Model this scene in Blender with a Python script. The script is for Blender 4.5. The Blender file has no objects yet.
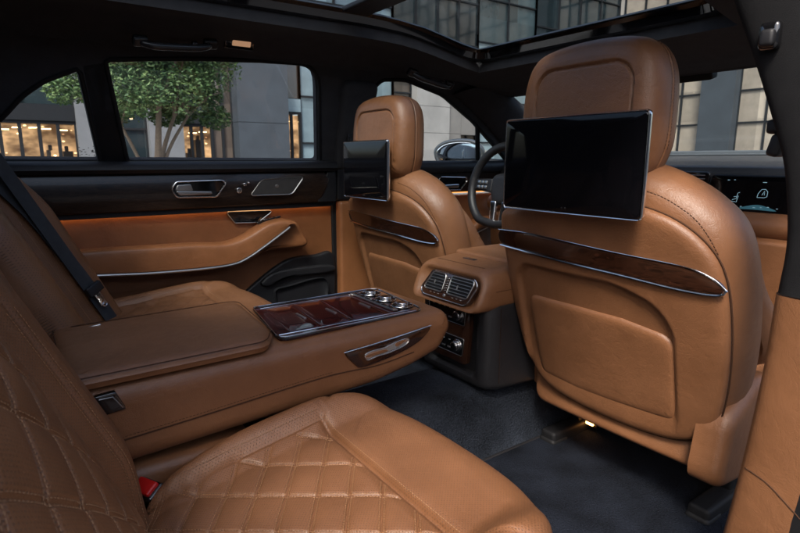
import bpy, math, random
import numpy as np
from mathutils import Vector, Matrix, geometry
random.seed(7)
R = math.radians
sc = bpy.context.scene
COL = sc.collection

# ------------------------------------------------------------------ helpers
def tag(o, label=None, cat=None, group=None, kind=None):
    if label: o['label'] = label
    if cat: o['category'] = cat
    if group: o['group'] = group
    if kind: o['kind'] = kind
    return o

def thing(name, label, cat, loc=(0, 0, 0), group=None):
    o = bpy.data.objects.new(name, None)
    o.empty_display_size = .05
    COL.objects.link(o); o.location = loc
    return tag(o, label, cat, group)

def world_loc(o):
    p = Vector((0, 0, 0))
    while o is not None:
        p = p + o.location; o = o.parent
    return p

class MB:
    """collects vertices and faces, then links them as ONE mesh object"""
    def __init__(s): s.v = []; s.f = []; s.uv = []
    def add(s, vs, fs, uv=None):
        b = len(s.v); s.v += [tuple(p) for p in vs]
        s.uv += list(uv) if uv is not None else [(p[0], p[1]) for p in vs]
        s.f += [tuple(i + b for i in f) for f in fs]
        return s
    def obj(s, name, m, parent=None, label=None, sharp=40, smooth=True):
        off = world_loc(parent)
        me = bpy.data.meshes.new(name)
        me.from_pydata([(p[0]-off.x, p[1]-off.y, p[2]-off.z) for p in s.v], [], s.f)
        uvl = me.uv_layers.new(name='UVMap')
        li = np.zeros(len(me.loops), dtype=np.int32); me.loops.foreach_get('vertex_index', li)
        uvl.data.foreach_set('uv', np.array(s.uv, dtype=np.float32)[li].ravel())
        me.materials.append(m)
        if smooth:
            me.polygons.foreach_set('use_smooth', [True]*len(me.polygons))
            me.update(); me.set_sharp_from_angle(angle=R(sharp))
        me.update()
        o = bpy.data.objects.new(name, me); COL.objects.link(o)
        if parent: o.parent = parent
        if label: o['label'] = label
        return o

def onto(mb, o, m):
    """sews small surface detail (stitches, seams) into the mesh of the part it lies on"""
    import bmesh
    off = world_loc(o); me = o.data
    if m.name not in [x.name for x in me.materials]: me.materials.append(m)
    idx = [x.name for x in me.materials].index(m.name)
    bm = bmesh.new(); bm.from_mesh(me)
    vs = [bm.verts.new((p[0]-off.x, p[1]-off.y, p[2]-off.z)) for p in mb.v]
    for f in mb.f:
        try: q = bm.faces.new([vs[i] for i in f]); q.material_index = idx; q.smooth = True
        except ValueError: pass
    bm.to_mesh(me); bm.free(); me.update()

def FR(O, S, T, curve=None):
    O = Vector(O); S = Vector(S).normalized(); T = Vector(T).normalized(); N = S.cross(T)
    def F(u, v, h):
        if curve: h = h + curve(u, v)
        return O + S*u + T*v + N*h
    F.N = N
    return F

def rpoly(pts, seg=6):
    """closed polygon [(x, y, radius)] with filleted corners"""
    out = []; n = len(pts)
    for i, p in enumerate(pts):
        r = p[2] if len(p) > 2 else 0
        P = Vector(p[:2]); A = Vector(pts[i-1][:2]); B = Vector(pts[(i+1) % n][:2])
        a = (A-P); b = (B-P); la, lb = a.length, b.length
        if r <= 1e-6 or la < 1e-6 or lb < 1e-6: out.append(P); continue
        a.normalize(); b.normalize()
        ang = a.angle(b)
        if ang > math.pi-.02: out.append(P); continue
        d = min(r/math.tan(ang/2), la*.49, lb*.49)
        p0 = P+a*d; p1 = P+b*d
        for k in range(seg+1):
            t = k/seg
            out.append(p0*(1-t)**2 + P*2*t*(1-t) + p1*t*t)
    return out

def crv(pts, n=8, closed=True):
    """Catmull-Rom through points of any dimension"""
    P = [Vector(p) for p in pts]; N = len(P); out = []
    rng = range(N) if closed else range(N-1)
    for i in rng:
        p1 = P[i]; p2 = P[(i+1) % N]
        p0 = P[i-1] if (closed or i > 0) else p1*2-p2
        p3 = P[(i+2) % N] if (closed or i < N-2) else p2*2-p1
        for k in range(n):
            t = k/n
            out.append(.5*((2*p1)+(p2-p0)*t+(2*p0-5*p1+4*p2-p3)*t*t+(3*p1-p0-3*p2+p3)*t**3))
    if not closed: out.append(P[-1])
    return out

def area(o): return sum(o[i-1].x*o[i].y-o[i].x*o[i-1].y for i in range(len(o)))/2

def resamp(o, d, closed=True):
    o = [Vector(p) for p in o]
    if closed: o = o+[o[0]]
    L = [0]
    for i in range(1, len(o)): L.append(L[-1]+(o[i]-o[i-1]).length)
    n = max(3, int(L[-1]/d)); out = []; j = 0
    m = n if closed else n+1
    for k in range(m):
        s = L[-1]*k/n
        while j < len(L)-2 and L[j+1] < s: j += 1
        t = (s-L[j])/max(1e-9, L[j+1]-L[j]); out.append(o[j]*(1-t)+o[j+1]*t)
    return out

def pad(mb, outline, F, prof, rings=8, dome=0, disp=None, back=True, step=.008, uvs=1):
    """pillow / panel: outline in the frame's plane, prof = [(offset, height)] from the
    inner face edge outwards and back; offset < 0 is inside the outline"""
    o = resamp(outline, step)
    if area(o) < 0: o.reverse()
    n = len(o)
    nr = []
    for i in range(n):
        t = (o[(i+1) % n]-o[i-1]); 
        if t.length < 1e-9: t = Vector((1, 0))
        t.normalize(); nr.append(Vector((t.y, -t.x)))
    c = sum((p for p in o), Vector((0, 0)))/n
    P = []; UV = []
    off0, h0 = prof[0]
    base = [o[i]+nr[i]*off0 for i in range(n)]
    def put(u, v, h):
        if disp: h = h+disp(u, v)
        P.append(F(u, v, h)); UV.append((u*uvs, v*uvs))
    flat = rings == 0
    if flat: rings = 1; P.append(F(c.x, c.y, h0)); UV.append((c.x, c.y))
    else: put(c.x, c.y, h0+dome)
    for k in range(1, rings+1):
        s = k/rings
        for p in base:
            q = c+(p-c)*s; put(q.x, q.y, h0+dome*(1-s*s))
    for off, h in prof[1:]:
        for i in range(n):
            q = o[i]+nr[i]*off; put(q.x, q.y, h)
    def fan(ring, flip):
        tri = geometry.tessellate_polygon([[Vector((p.x, p.y, 0)) for p in base]]); out = []
        for a in tri:
            A, B, C = (base[i] for i in a)
            ccw = (B-A).cross(C-A) > 0
            if ccw == flip: a = (a[0], a[2], a[1])
            out.append(tuple(ring+i for i in a))
        return out
    fs = fan(1, False) if flat else [(0, 1+i, 1+(i+1) % n) for i in range(n)]
    tot = rings+len(prof)-1
    for k in range(tot-1):
        a = 1+k*n; b = a+n
        for i in range(n):
            j = (i+1) % n; fs.append((a+i, b+i, b+j, a+j))
    if back:
        a = 1+(tot-1)*n; P.append(sum((P[a+i] for i in range(n)), Vector((0, 0, 0)))/n)
        UV.append((c.x, c.y)); z = len(P)-1
        if flat: fs += fan(a, True)
        else:
            for i in range(n): fs.append((z, a+(i+1) % n, a+i))
    mb.add(P, fs, UV); return mb

def rnd(r, depth, n=5, inset=None, back=0):
    """profile: rounded front edge of radius r, then straight back by depth"""
    out = [(-r*(1-math.sin(math.pi/2*k/n)), -r*(1-math.cos(math.pi/2*k/n))) for k in range(n+1)]
    out.append((0, -depth+back))
    if back: out += [(-back*.3, -depth+back*.3), (-back, -depth)]
    return out

def tube(mb, pts, r, closed=False, seg=8, sc2=1.0):
    pts = [Vector(p) for p in pts]; n = len(pts); P = []; fs = []
    N0 = None
    for i in range(n):
        a = pts[i-1] if (i > 0 or closed) else pts[i]; b = pts[(i+1) % n] if (i < n-1 or closed) else pts[i]
        t = b-a
        if t.length < 1e-9: t = Vector((0, 0, 1))
        t.normalize()
        if N0 is None:
            N0 = t.orthogonal().normalized()
        N0 = (N0-t*N0.dot(t)).normalized(); B = t.cross(N0)
        rr = r(i/(n-1)) if callable(r) else r
        for k in range(seg):
            an = 2*math.pi*k/seg; P.append(pts[i]+N0*math.cos(an)*rr+B*math.sin(an)*rr)
    for i in range(n if closed else n-1):
        for k in range(seg):
            a = i*seg; b = ((i+1) % n)*seg; fs.append((a+k, a+(k+1) % seg, b+(k+1) % seg, b+k))
    if not closed:
        fs.append(tuple(range(seg))[::-1]); fs.append(tuple((n-1)*seg+k for k in range(seg)))
    mb.add(P, fs, [(p.x+p.y, p.z) for p in P]); return mb

def loft(mb, rows, closed=False, cap=True, uvs=None):
    """rows of 3D points, skinned; closed = every row is a loop"""
    P = [Vector(p) for r in rows for p in r]; m = len(rows[0]); fs = []; UV = []
    for i, r in enumerate(rows):
        L = 0
        for k, p in enumerate(r):
            if k: L += (Vector(p)-Vector(r[k-1])).length
            UV.append((L, (Vector(r[0])-Vector(rows[0][0])).length))
    for i in range(len(rows)-1):
        for k in range(m if closed else m-1):
            a = i*m; b = a+m; j = (k+1) % m; fs.append((a+k, a+j, b+j, b+k))
    if closed and cap:
        fs.append(tuple(range(m))[::-1]); fs.append(tuple((len(rows)-1)*m+k for k in range(m)))
    mb.add(P, fs, UV); return mb

def solid_sheet(mb, rows, th):
    """open sheet of rows given thickness th along the local normal"""
    rows = [[Vector(p) for p in r] for r in rows]; n = len(rows); m = len(rows[0]); back = []
    for i in range(n):
        br = []
        for k in range(m):
            a = rows[min(i+1, n-1)][k]-rows[max(i-1, 0)][k]; b = rows[i][min(k+1, m-1)]-rows[i][max(k-1, 0)]
            N = a.cross(b)
            if N.length < 1e-12: N = Vector((0, 0, 1))
            N.normalize(); br.append(rows[i][k]+N*th)
        back.append(br)
    P = [p for r in rows for p in r]+[p for r in back for p in r]; o = n*m; fs = []
    for i in range(n-1):
        for k in range(m-1):
            a = i*m+k; fs.append((a, a+1, a+m+1, a+m)); fs.append((o+a, o+a+m, o+a+m+1, o+a+1))
    for i in range(n-1):
        for k in (0, m-1):
            a = i*m+k; f = (a, a+m, o+a+m, o+a); fs.append(f if k == 0 else f[::-1])
    for k in range(m-1):
        for i in (0, n-1):
            a = i*m+k; f = (a, o+a, o+a+1, a+1); fs.append(f if i == 0 else f[::-1])
    mb.add(P, fs, [(p.x+p.y, p.z+p.y) for p in P]); return mb

def box(mb, c, s, r=0, rot=None, seg=3):
    """box of size s centred at c with rounded vertical and horizontal edges"""
    hx, hy, hz = s[0]/2, s[1]/2, s[2]/2
    M = rot if rot is not None else Matrix.Identity(3); c = Vector(c)
    if r <= 0:
        P = [c+M@Vector((x*hx, y*hy, z*hz)) for x in (-1, 1) for y in (-1, 1) for z in (-1, 1)]
        mb.add(P, [(0, 1, 3, 2), (4, 6, 7, 5), (0, 4, 5, 1), (2, 3, 7, 6), (0, 2, 6, 4), (1, 5, 7, 3)], [(p.x+p.y, p.z) for p in P]); return mb
    r = min(r, hx*.98, hy*.98, hz*.98)
    F = FR(c, M@Vector((1, 0, 0)), M@Vector((0, 1, 0)))
    o = rpoly([(-hx, -hy, r*1.0), (hx, -hy, r), (hx, hy, r), (-hx, hy, r)], seg+1)
    pf = [(-r*(1-math.sin(math.pi/2*k/seg)), hz-r*(1-math.cos(math.pi/2*k/seg))) for k in range(seg+1)]
    pf += [(a, -b) for a, b in reversed(pf)]
    st = max(.0008, min((hx+hy)/6, r*.7))
    pad(mb, o, F, pf, rings=1, step=st); return mb

def stitch(mb, pts, gap=.0062, ln=.0042, r=.0007):
    pts = resamp([Vector(p) for p in pts], gap, closed=False)
    for i in range(len(pts)-1):
        a = pts[i]; d = (pts[i+1]-a).normalized(); b = a+d*ln
        u = d.orthogonal().normalized()*r; w = d.cross(u)
        P = [a+u, a+w, a-u, a-w, b+u, b+w, b-u, b-w]
        mb.add(P, [(0, 1, 5, 4), (1, 2, 6, 5), (2, 3, 7, 6), (3, 0, 4, 7), (3, 2, 1, 0), (4, 5, 6, 7)])
    return mb

def disc(mb, c, N, r, depth, bev=.001, n=28, up=(0, 0, 1)):
    """short knob / cylinder, face towards N"""
    N = Vector(N).normalized(); S = Vector(up).cross(N)
    if S.length < 1e-4: S = Vector((1, 0, 0))
    S.normalize(); T = N.cross(S)
    F = FR(c, S, T)
    o = [Vector((r*math.cos(2*math.pi*k/n), r*math.sin(2*math.pi*k/n))) for k in range(n)]
    pad(mb, o, F, rnd(bev, depth, 3), rings=2, step=2*math.pi*r/n); return mb

def smooth01(x):
    x = max(0., min(1., x)); return x*x*(3-2*x)

def snap(o, p, d, default):
    """where a ray from p along d meets the mesh of o"""
    w = world_loc(o); ok, loc, n, i = o.ray_cast(Vector(p)-w, Vector(d))
    return loc+w if ok else Vector(default)

# ------------------------------------------------------------------ materials
def mat(name, col=(.5, .5, .5), rough=.5, metal=0, coat=0, spec=.5, emis=None, es=0, sheen=0):
    m = bpy.data.materials.new(name); m.use_nodes = True
    b = m.node_tree.nodes['Principled BSDF']
    b.inputs['Base Color'].default_value = (*col, 1); b.inputs['Roughness'].default_value = rough
    b.inputs['Metallic'].default_value = metal; b.inputs['Coat Weight'].default_value = coat
    b.inputs['Coat Roughness'].default_value = .04
    b.inputs['Specular IOR Level'].default_value = spec
    b.inputs['Sheen Weight'].default_value = sheen
    if emis: b.inputs['Emission Color'].default_value = (*emis, 1); b.inputs['Emission Strength'].default_value = es
    return m

class NT:
    def __init__(s, m): s.t = m.node_tree; s.n = s.t.nodes; s.l = s.t.links; s.b = s.n['Principled BSDF']
    def node(s, typ, **kw):
        x = s.n.new(typ)
        for k, v in kw.items():
            if k in x.inputs: x.inputs[k].default_value = v
            else: setattr(x, k, v)
        return x
    def link(s, a, b): s.l.new(a, b)
    def math(s, op, a, b=None, c=None):
        x = s.n.new('ShaderNodeMath'); x.operation = op
        for i, q in enumerate((a, b, c)):
            if q is None: continue
            if isinstance(q, (int, float)): x.inputs[i].default_value = q
            else: s.l.new(q, x.inputs[i])
        return x.outputs[0]
    def mix(s, fac, a, b, blend='MIX'):
        x = s.n.new('ShaderNodeMix'); x.data_type = 'RGBA'; x.blend_type = blend
        if isinstance(fac, (int, float)): x.inputs[0].default_value = fac
        else: s.l.new(fac, x.inputs[0])
        for i, q in ((6, a), (7, b)):
            if isinstance(q, tuple): x.inputs[i].default_value = (*q, 1)
            else: s.l.new(q, x.inputs[i])
        return x.outputs[2]
    def ramp(s, fac, stops):
        x = s.n.new('ShaderNodeValToRGB'); e = x.color_ramp.elements
        while len(e) < len(stops): e.new(.5)
        for i, (p, c) in enumerate(stops): e[i].position = p; e[i].color = (*c, 1)
        s.l.new(fac, x.inputs[0]); return x.outputs[0]
    def bump(s, h, dist, strength=1.0, nrm=None):
        x = s.n.new('ShaderNodeBump'); x.inputs['Distance'].default_value = dist; x.inputs['Strength'].default_value = strength
        s.l.new(h, x.inputs['Height'])
        if nrm is not None: s.l.new(nrm, x.inputs['Normal'])
        return x.outputs[0]

def leather(name, col, perf=False, rough=.41, grain=1.0):
    m = mat(name, col, rough, spec=.5); t = NT(m)
    tc = t.node('ShaderNodeTexCoord')
    vo = t.node('ShaderNodeTexVoronoi', Scale=430.0); vo.feature = 'DISTANCE_TO_EDGE'; t.link(tc.outputs['Object'], vo.inputs['Vector'])
    n1 = t.node('ShaderNodeTexNoise', Scale=9.0, Detail=5.0); t.link(tc.outputs['Object'], n1.inputs['Vector'])
    n2 = t.node('ShaderNodeTexNoise', Scale=55.0, Detail=3.0); t.link(tc.outputs['Object'], n2.inputs['Vector'])
    var = t.ramp(n1.outputs[0], [(.28, (.78, .74, .70)), (.72, (1.14, 1.12, 1.12))])
    c = t.mix(1.0, tuple(col), var, 'MULTIPLY')
    r = t.math('MULTIPLY_ADD', n2.outputs[0], .16, rough-.08); t.link(r, t.b.inputs['Roughness'])
    e = t.math('MINIMUM', vo.outputs['Distance'], .25)
    b1 = t.bump(e, .0006*grain, .8)
    n3 = t.node('ShaderNodeTexNoise', Scale=21.0, Detail=2.0, Distortion=2.5); t.link(tc.outputs['Object'], n3.inputs['Vector'])
    cr = t.math('POWER', t.math('SUBTRACT', 1.0, t.math('ABSOLUTE', t.math('MULTIPLY_ADD', n3.outputs[0], 2.0, -1.0))), 14.0)
    b2 = t.bump(n2.outputs[0], .0020, .45, b1)
    b2 = t.bump(t.math('MULTIPLY', cr, -1.0), .0005, .25, b2)
    if perf:
        uv = t.node('ShaderNodeSeparateXYZ'); t.link(tc.outputs['UV'], uv.inputs[0])
        p = .0054
        def dots(ox, oy):
            fx = t.math('SUBTRACT', t.math('FRACT', t.math('MULTIPLY_ADD', uv.outputs[0], 1/p, 50+ox)), .5)
            fy = t.math('SUBTRACT', t.math('FRACT', t.math('MULTIPLY_ADD', uv.outputs[1], 1/p, 50+oy)), .5)
            return t.math('SQRT', t.math('ADD', t.math('MULTIPLY', fx, fx), t.math('MULTIPLY', fy, fy)))
        d = t.math('MINIMUM', dots(0, 0), dots(.5, .5))
        k = t.math('SUBTRACT', 1.0, t.math('SMOOTH_MIN', t.math('MULTIPLY', d, 5.5), 1.0, .3))
        k = t.math('MAXIMUM', k, 0.0)
        c = t.mix(t.math('MULTIPLY', k, .95), c, (col[0]*.12, col[1]*.1, col[2]*.08))
        b2 = t.bump(t.math('SUBTRACT', 1.0, k), .0006, .7, b2)
    t.link(c, t.b.inputs['Base Color']); t.link(b2, t.b.inputs['Normal'])
    return m

def grainy(name, col, rough, scale, dist, spec=.3, sheen=0, var=.25, detail=4):
    m = mat(name, col, rough, spec=spec, sheen=sheen); t = NT(m); tc = t.node('ShaderNodeTexCoord')
    n = t.node('ShaderNodeTexNoise', Scale=float(scale), Detail=float(detail)); t.link(tc.outputs['Object'], n.inputs['Vector'])
    n1 = t.node('ShaderNodeTexNoise', Scale=float(scale)/30, Detail=3.0); t.link(tc.outputs['Object'], n1.inputs['Vector'])
    lo = tuple(x*(1-var) for x in col); hi = tuple(x*(1+var) for x in col)
    s = t.math('ADD', t.math('MULTIPLY', n.outputs[0], .5), t.math('MULTIPLY', n1.outputs[0], .5))
    t.link(t.ramp(s, [(.3, lo), (.7, hi)]), t.b.inputs['Base Color'])
    t.link(t.bump(n.outputs[0], dist, .8), t.b.inputs['Normal']); return m

def wood(name, a, b, axis, rough=.12, coat=.8):
    m = mat(name, a, rough, coat=coat, spec=.45); t = NT(m); tc = t.node('ShaderNodeTexCoord')
    mp = t.node('ShaderNodeMapping'); mp.inputs['Scale'].default_value = axis; t.link(tc.outputs['Object'], mp.inputs['Vector'])
    n = t.node('ShaderNodeTexNoise', Scale=16.0, Detail=7.0, Distortion=1.6); t.link(mp.outputs[0], n.inputs['Vector'])
    n2 = t.node('ShaderNodeTexNoise', Scale=160.0, Detail=3.0); t.link(mp.outputs[0], n2.inputs['Vector'])
    c = t.ramp(n.outputs[0], [(.32, a), (.5, b), (.62, a), (.72, tuple(x*1.5 for x in b))])
    c = t.mix(t.math('MULTIPLY', n2.outputs[0], .5), c, tuple(x*.4 for x in a)); t.link(c, t.b.inputs['Base Color']); return m

TAN = (.186, .083, .037)
M = {}
M['tan'] = leather('tan_leather', TAN)
M['tan_perf'] = leather('tan_perforated_leather', TAN, perf=True)
M['tan_door'] = leather('tan_door_leather', (.23, .092, .036), rough=.38)
M['thread'] = mat('tan_thread', (.40, .22, .11), .6)
M['dark_thread'] = mat('brown_thread', (.05, .022, .011), .8, spec=.2)
M['pillar_suede'] = grainy('pillar_suede', (.011, .011, .012), .9, 900, .0006, spec=.15)
M['bright_metal'] = mat('polished_aluminium', (.88, .87, .85), .24, 1.0)
M['suede'] = grainy('headliner_suede', (.034, .034, .037), .9, 900, .0006)
M['black'] = grainy('black_plastic', (.010, .010, .012), .5, 1200, .0003, spec=.4, var=.1)
M['black_leather'] = leather('charcoal_leather', (.013, .013, .015), rough=.45)
M['gloss'] = mat('piano_black', (.006, .006, .007), .06, coat=1.0)
M['rubber'] = mat('rubber', (.007, .007, .008), .65, spec=.3)
M['carpet'] = grainy('navy_carpet', (.019, .023, .031), .95, 260, .010, spec=.1, sheen=.0, var=.95, detail=6)
M['matc'] = grainy('floor_mat_pile', (.010, .0125, .019), .95, 320, .010, spec=.1, sheen=.0, var=.95, detail=6)
M['grip'] = mat('dark_grey_gloss_plastic', (.022, .022, .024), .25)
M['chrome'] = mat('satin_chrome', (.72, .71, .70), .16, 1.0)
M['silver'] = mat('brushed_aluminium', (.50, .49, .47), .32, 1.0)
M['wood_red'] = wood('burgundy_walnut', (.022, .004, .004), (.070, .011, .009), (5, 1.2, 5))
M['wood_dark'] = wood('dark_walnut', (.007, .004, .003), (.036, .020, .013), (6, 1, 6), rough=.3, coat=.25)
M['wood_brown'] = wood('dark_brown_walnut', (.014, .006, .004), (.055, .022, .012), (5, 1.2, 5), rough=.2)
M['wood_seat'] = wood('brown_walnut', (.012, .005, .003), (.048, .017, .009), (1.5, 4, 8), rough=.15)
M['glass_screen'] = mat('dark_screen_glass', (.003, .003, .004), .06, spec=.3)
M['red'] = mat('red_plastic', (.50, .012, .010), .3)
M['belt'] = grainy('seat_belt_webbing', (.030, .033, .038), .7, 1500, .0006)
M['grille'] = grainy('speaker_mesh', (.045, .042, .040), .45, 1800, .0006, spec=.6)
M['warm_lamp'] = mat('warm_lamp', (.9, .7, .4), .4, emis=(1, .40, .10), es=6)
M['ambient'] = mat('amber_light_strip', (.9, .5, .2), .4, emis=(1, .52, .22), es=1.6)
M['ambient_dim'] = mat('dim_amber_light_strip', (.9, .5, .2), .4, emis=(1, .36, .07), es=.5)
M['icon'] = mat('display_icon', (.12, .20, .24), .4, emis=(.45, .72, .85), es=.12)
M['disp_glow'] = mat('display_glow', (.02, .08, .1), .4, emis=(.08, .24, .32), es=.07)
M['white'] = mat('white_print', (.6, .6, .6), .5)

def tglass(name, tint, k=.5):
    m = bpy.data.materials.new(name); m.use_nodes = True; t = m.node_tree; t.nodes.clear()
    o = t.nodes.new('ShaderNodeOutputMaterial'); tr = t.nodes.new('ShaderNodeBsdfTransparent'); g = t.nodes.new('ShaderNodeBsdfGlossy')
    lw = t.nodes.new('ShaderNodeLayerWeight'); lw.inputs[0].default_value = .5
    pw = t.nodes.new('ShaderNodeMath'); pw.operation = 'POWER'; pw.inputs[1].default_value = 5
    ma = t.nodes.new('ShaderNodeMath'); ma.operation = 'MULTIPLY_ADD'; ma.inputs[1].default_value = k; ma.inputs[2].default_value = .03
    mx = t.nodes.new('ShaderNodeMixShader')
    tr.inputs[0].default_value = (*tint, 1); g.inputs['Roughness'].default_value = .01
    t.links.new(lw.outputs['Facing'], pw.inputs[0]); t.links.new(pw.outputs[0], ma.inputs[0])
    t.links.new(ma.outputs[0], mx.inputs[0]); t.links.new(tr.outputs[0], mx.inputs[1]); t.links.new(g.outputs[0], mx.inputs[2]); t.links.new(mx.outputs[0], o.inputs[0])
    return m
M['glass'] = tglass('tinted_window_glass', (.94, .96, .97))
M['front_glass'] = tglass('clear_windscreen_glass', (.86, .90, .91))
M['roof_glass'] = tglass('dark_roof_glass', (.80, .84, .86), .35)

# ================================================================== SETTING
FLZ = .13
b = MB(); solid_sheet(b, [[(x, y, FLZ) for x in np.linspace(-.80, .86, 8)] for y in np.linspace(-.15, 2.3, 8)], .05)
tag(b.obj('floor_carpet', M['carpet']), 'dark navy carpet covering the cabin floor', kind='structure')
b = MB(); rows = []
for y in np.linspace(.1, 1.75, 10):
    rows.append([(-.20, y, FLZ+.002), (-.165, y, FLZ+.015), (-.125, y, FLZ+.11), (-.11, y, FLZ+.142), (-.09, y, FLZ+.155), (0, y, FLZ+.16),
                 (.075, y, FLZ+.155), (.095, y, FLZ+.142), (.11, y, FLZ+.11), (.14, y, FLZ+.015), (.17, y, FLZ+.002)])
rows = [[tuple(p) for p in crv(r, 4, False)] for r in rows]
loft(b, rows)
tag(b.obj('floor_tunnel', M['carpet']), 'carpeted tunnel hump running along the middle of the floor', kind='structure')
# ================================================================== FRONT SEAT (right), copied for the left
def front_seat():
    X0 = .375
    t = thing('front_seat', 'tan leather front seat nearest the camera, seen from behind with a large black screen', 'car seat', (X0, .98, FLZ), 'front seats of the car')
    O, S, T = ((0.375, 0.9, 0.7), (1, 0, 0), (0, -0.2419, 0.9703))
    cv = lambda u, v: -.30*u*u-.10*max(0, v-.05)
    F = FR(O, S, T, cv)
    # body with bolsters
    out = crv([(-.248, .02), (-.256, -.12), (-.245, -.27), (-.205, -.375), (-.10, -.412), (.10, -.412), (.205, -.375), (.245, -.27), (.256, -.12),
               (.244, .00), (.200, .062), (.13, .104), (.05, .124), (-.05, .124), (-.13, .104), (-.200, .062)], 6)
    b = MB()
    pf = [(-.055, -.006), (-.040, -.007), (-.025, -.010), (-.012, -.016), (-.002, -.026), (.006, -.040), (.010, -.060), (.008, -.085), (-.003, -.108), (-.022, -.126), (-.05, -.138)]
    pad(b, out, F, pf, rings=6, step=.012)
    body = b.obj('backrest', M['tan'], t)
    b = MB()
    # front bolster roll that shows beside the shell
    so = crv([(-.212, .0), (-.222, -.12), (-.205, -.30), (.205, -.30), (.222, -.12), (.205, -.02), (.145, .030), (0, .066), (-.145, .030)], 6)
    F2 = FR(O, S, T, lambda u, v: -.10*max(0, v-.05)-.35*max(0, -v-.0))
    pad(b, so, F2, [(.0, -.08), (.010, -.09), (.018, -.105), (.018, -.13), (.006, -.15), (-.03, -.158)], rings=3, step=.014)
    b.obj('front_cushion', M['tan'], body)
    # hard back shell, covered in leather
    sh = crv([(-.243, .02), (-.246, -.10), (-.238, -.22), (-.215, -.33), (-.17, -.385), (-.08, -.405), (.08, -.408), (.175, -.392), (.222, -.345), (.243, -.26),
              (.250, -.15), (.244, -.055), (.222, .000), (.178, .042), (.12, .066), (.04, .080), (-.05, .080), (-.13, .066), (-.19, .042)], 6)
    b = MB()
    def rec(u, v):
        # the shallow recess under the wood trim
        x0, x1, y1 = -.212, .168, -.078
        dx = min(u-x0, x1-u); dy = y1-v-1.2*max(0, u-.03)**1.6
        r = .055
        if dx < r and dy < r: d = r-math.hypot(r-dx, r-dy)
        else: d = min(dx, dy)
        k = smooth01((d)/.014)
        return -.011*k*smooth01((v+.40)/.10)
    pad(b, sh, F, [(-.020, .008), (-.012, .007), (-.006, .005), (-.002, .001), (0, -.004), (-.001, -.020)], rings=60, step=.006, disp=rec)
    shell = b.obj('back_shell', M['tan'], t)
    # stitched seam lines on the shoulders
    b = MB()
    def onbody(u, v, h=-.003): return F(u, v, h)
    for sx in (-1, 1):
        arc = crv([(sx*.085, .100), (sx*.14, .084), (sx*.188, .054), (sx*.214, .022), (sx*.230, -.012)], 8, False)
        stitch(b, [snap(body, F(p.x, p.y, .06), -F.N, F(p.x, p.y, -.010))+F.N*.0004 for p in arc])
    onto(b, body, M['dark_thread'])
    # seam around the shell (thin dark gap)
    # wood trim crescent with bright edges
    tr = crv([(-.245, -.012), (-.16, -.006), (-.067, -.008), (.069, -.0175), (.181, -.027), (.226, -.041), (.248, -.060),
              (.238, -.0705), (.181, -.0700), (.066, -.0590), (-.072, -.0520), (-.16, -.049), (-.245, -.049)], 5)
    b = MB(); pad(b, tr, F, rnd(.003, .006), rings=8, step=.006, disp=lambda u, v: .0105)
    w = b.obj('wood_trim', M['wood_seat'], t)
    low = crv([(-.248, -.049), (-.16, -.050), (-.072, -.053), (.066, -.060), (.181, -.0712), (.238, -.072), (.252, -.061)], 6, False)
    up = crv([(-.248, -.011), (-.16, -.005), (-.067, -.007), (.069, -.0165), (.181, -.026), (.228, -.040), (.252, -.061)], 6, False)
    b = MB(); tube(b, [F(p.x, p.y, .0118) for p in low], .0026); tube(b, [F(p.x, p.y, .0115) for p in up], .0010)
    b.obj('chrome_edge', M['chrome'], w)
    b = MB(); tube(b, [F(p.x*1.010, p.y*1.010-.0003, -.0065) for p in resamp(sh, .008)], .0016, True); onto(b, shell, M['dark_thread'])
    # map pocket panel
    po = rpoly([(-.185, -.160, .03), (-.05, -.156, 0), (.06, -.158, 0), (.163, -.176, .038), (.160, -.358, .022), (-.05, -.368, 0), (-.172, -.364, .03)], 6)
    b = MB(); pad(b, po, F, [(-.02, .005), (-.012, .0045), (-.006, .003), (-.002, 0), (0, -.004), (0, -.012)], rings=10, step=.008)
    b.obj('map_pocket', M['tan'], shell)
    # bottom edge, track covers
    b = MB()
    # lower valance behind the cushion
    Fv = FR((X0, 1.008, .31), (1, 0, 0), (0, .30, .95), lambda u, v: -.30*u*u)
    pad(b, rpoly([(-.205, -.040, .04), (.235, -.040, .03), (.255, .05, .02), (-.225, .05, .02)]), Fv, rnd(.012, .05), rings=5)
    b.obj('seat_valance', M['tan'], t)
    # cushion
    Fc = FR((X0, 1.28, .375), (1, 0, 0), (0, 1, .10))
    b = MB(); pad(b, rpoly([(-.255, -.25, .05), (.255, -.25, .05), (.25, .27, .08), (-.25, .27, .08)]), Fc,
                  [(-.06, .0), (-.045, -.002), (-.03, -.006), (-.015, -.015), (-.004, -.03), (0, -.05), (0, -.09)], rings=10, step=.012,
                  disp=lambda u, v: .03*smooth01((abs(u)-.15)/.06)-.02*smooth01((.16-abs(u))/.02)*0)
    cu = b.obj('seat_cushion', M['tan'], t)
    b = MB()
    for k in range(5):
        y = 1.07+k*.085
        stitch(b, [(X0+.14+.10*q/8, y-.02*q/8, .388+.030*smooth01((.14+.10*q/8-.15)/.06)+(y-1.28)*.10) for q in range(9)])
    onto(b, cu, M['thread'])
    # recliner cover on the outer and inner side
    for sx in (1,):
        b = MB()
        Fr = FR((X0+sx*.258, 1.05, .335), (0, sx*1, 0), (0, 0, 1))
        oc = rpoly([(sx*-.085-.0, -.070, .035), (sx*.25, -.10, .02), (sx*.25, .06, .03), (sx*.05, .125, .07), (sx*-.060, .060, .06)] if sx > 0 else
                   [(.115, -.13, .02), (-.25, -.14, .02), (-.25, .03, .03), (-.02, .085, .05), (.075, .07, .055)])
        pad(b, oc, Fr, rnd(.022, .06, 8), rings=6)
        b.obj('recliner_cover', M['tan'], t)
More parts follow.
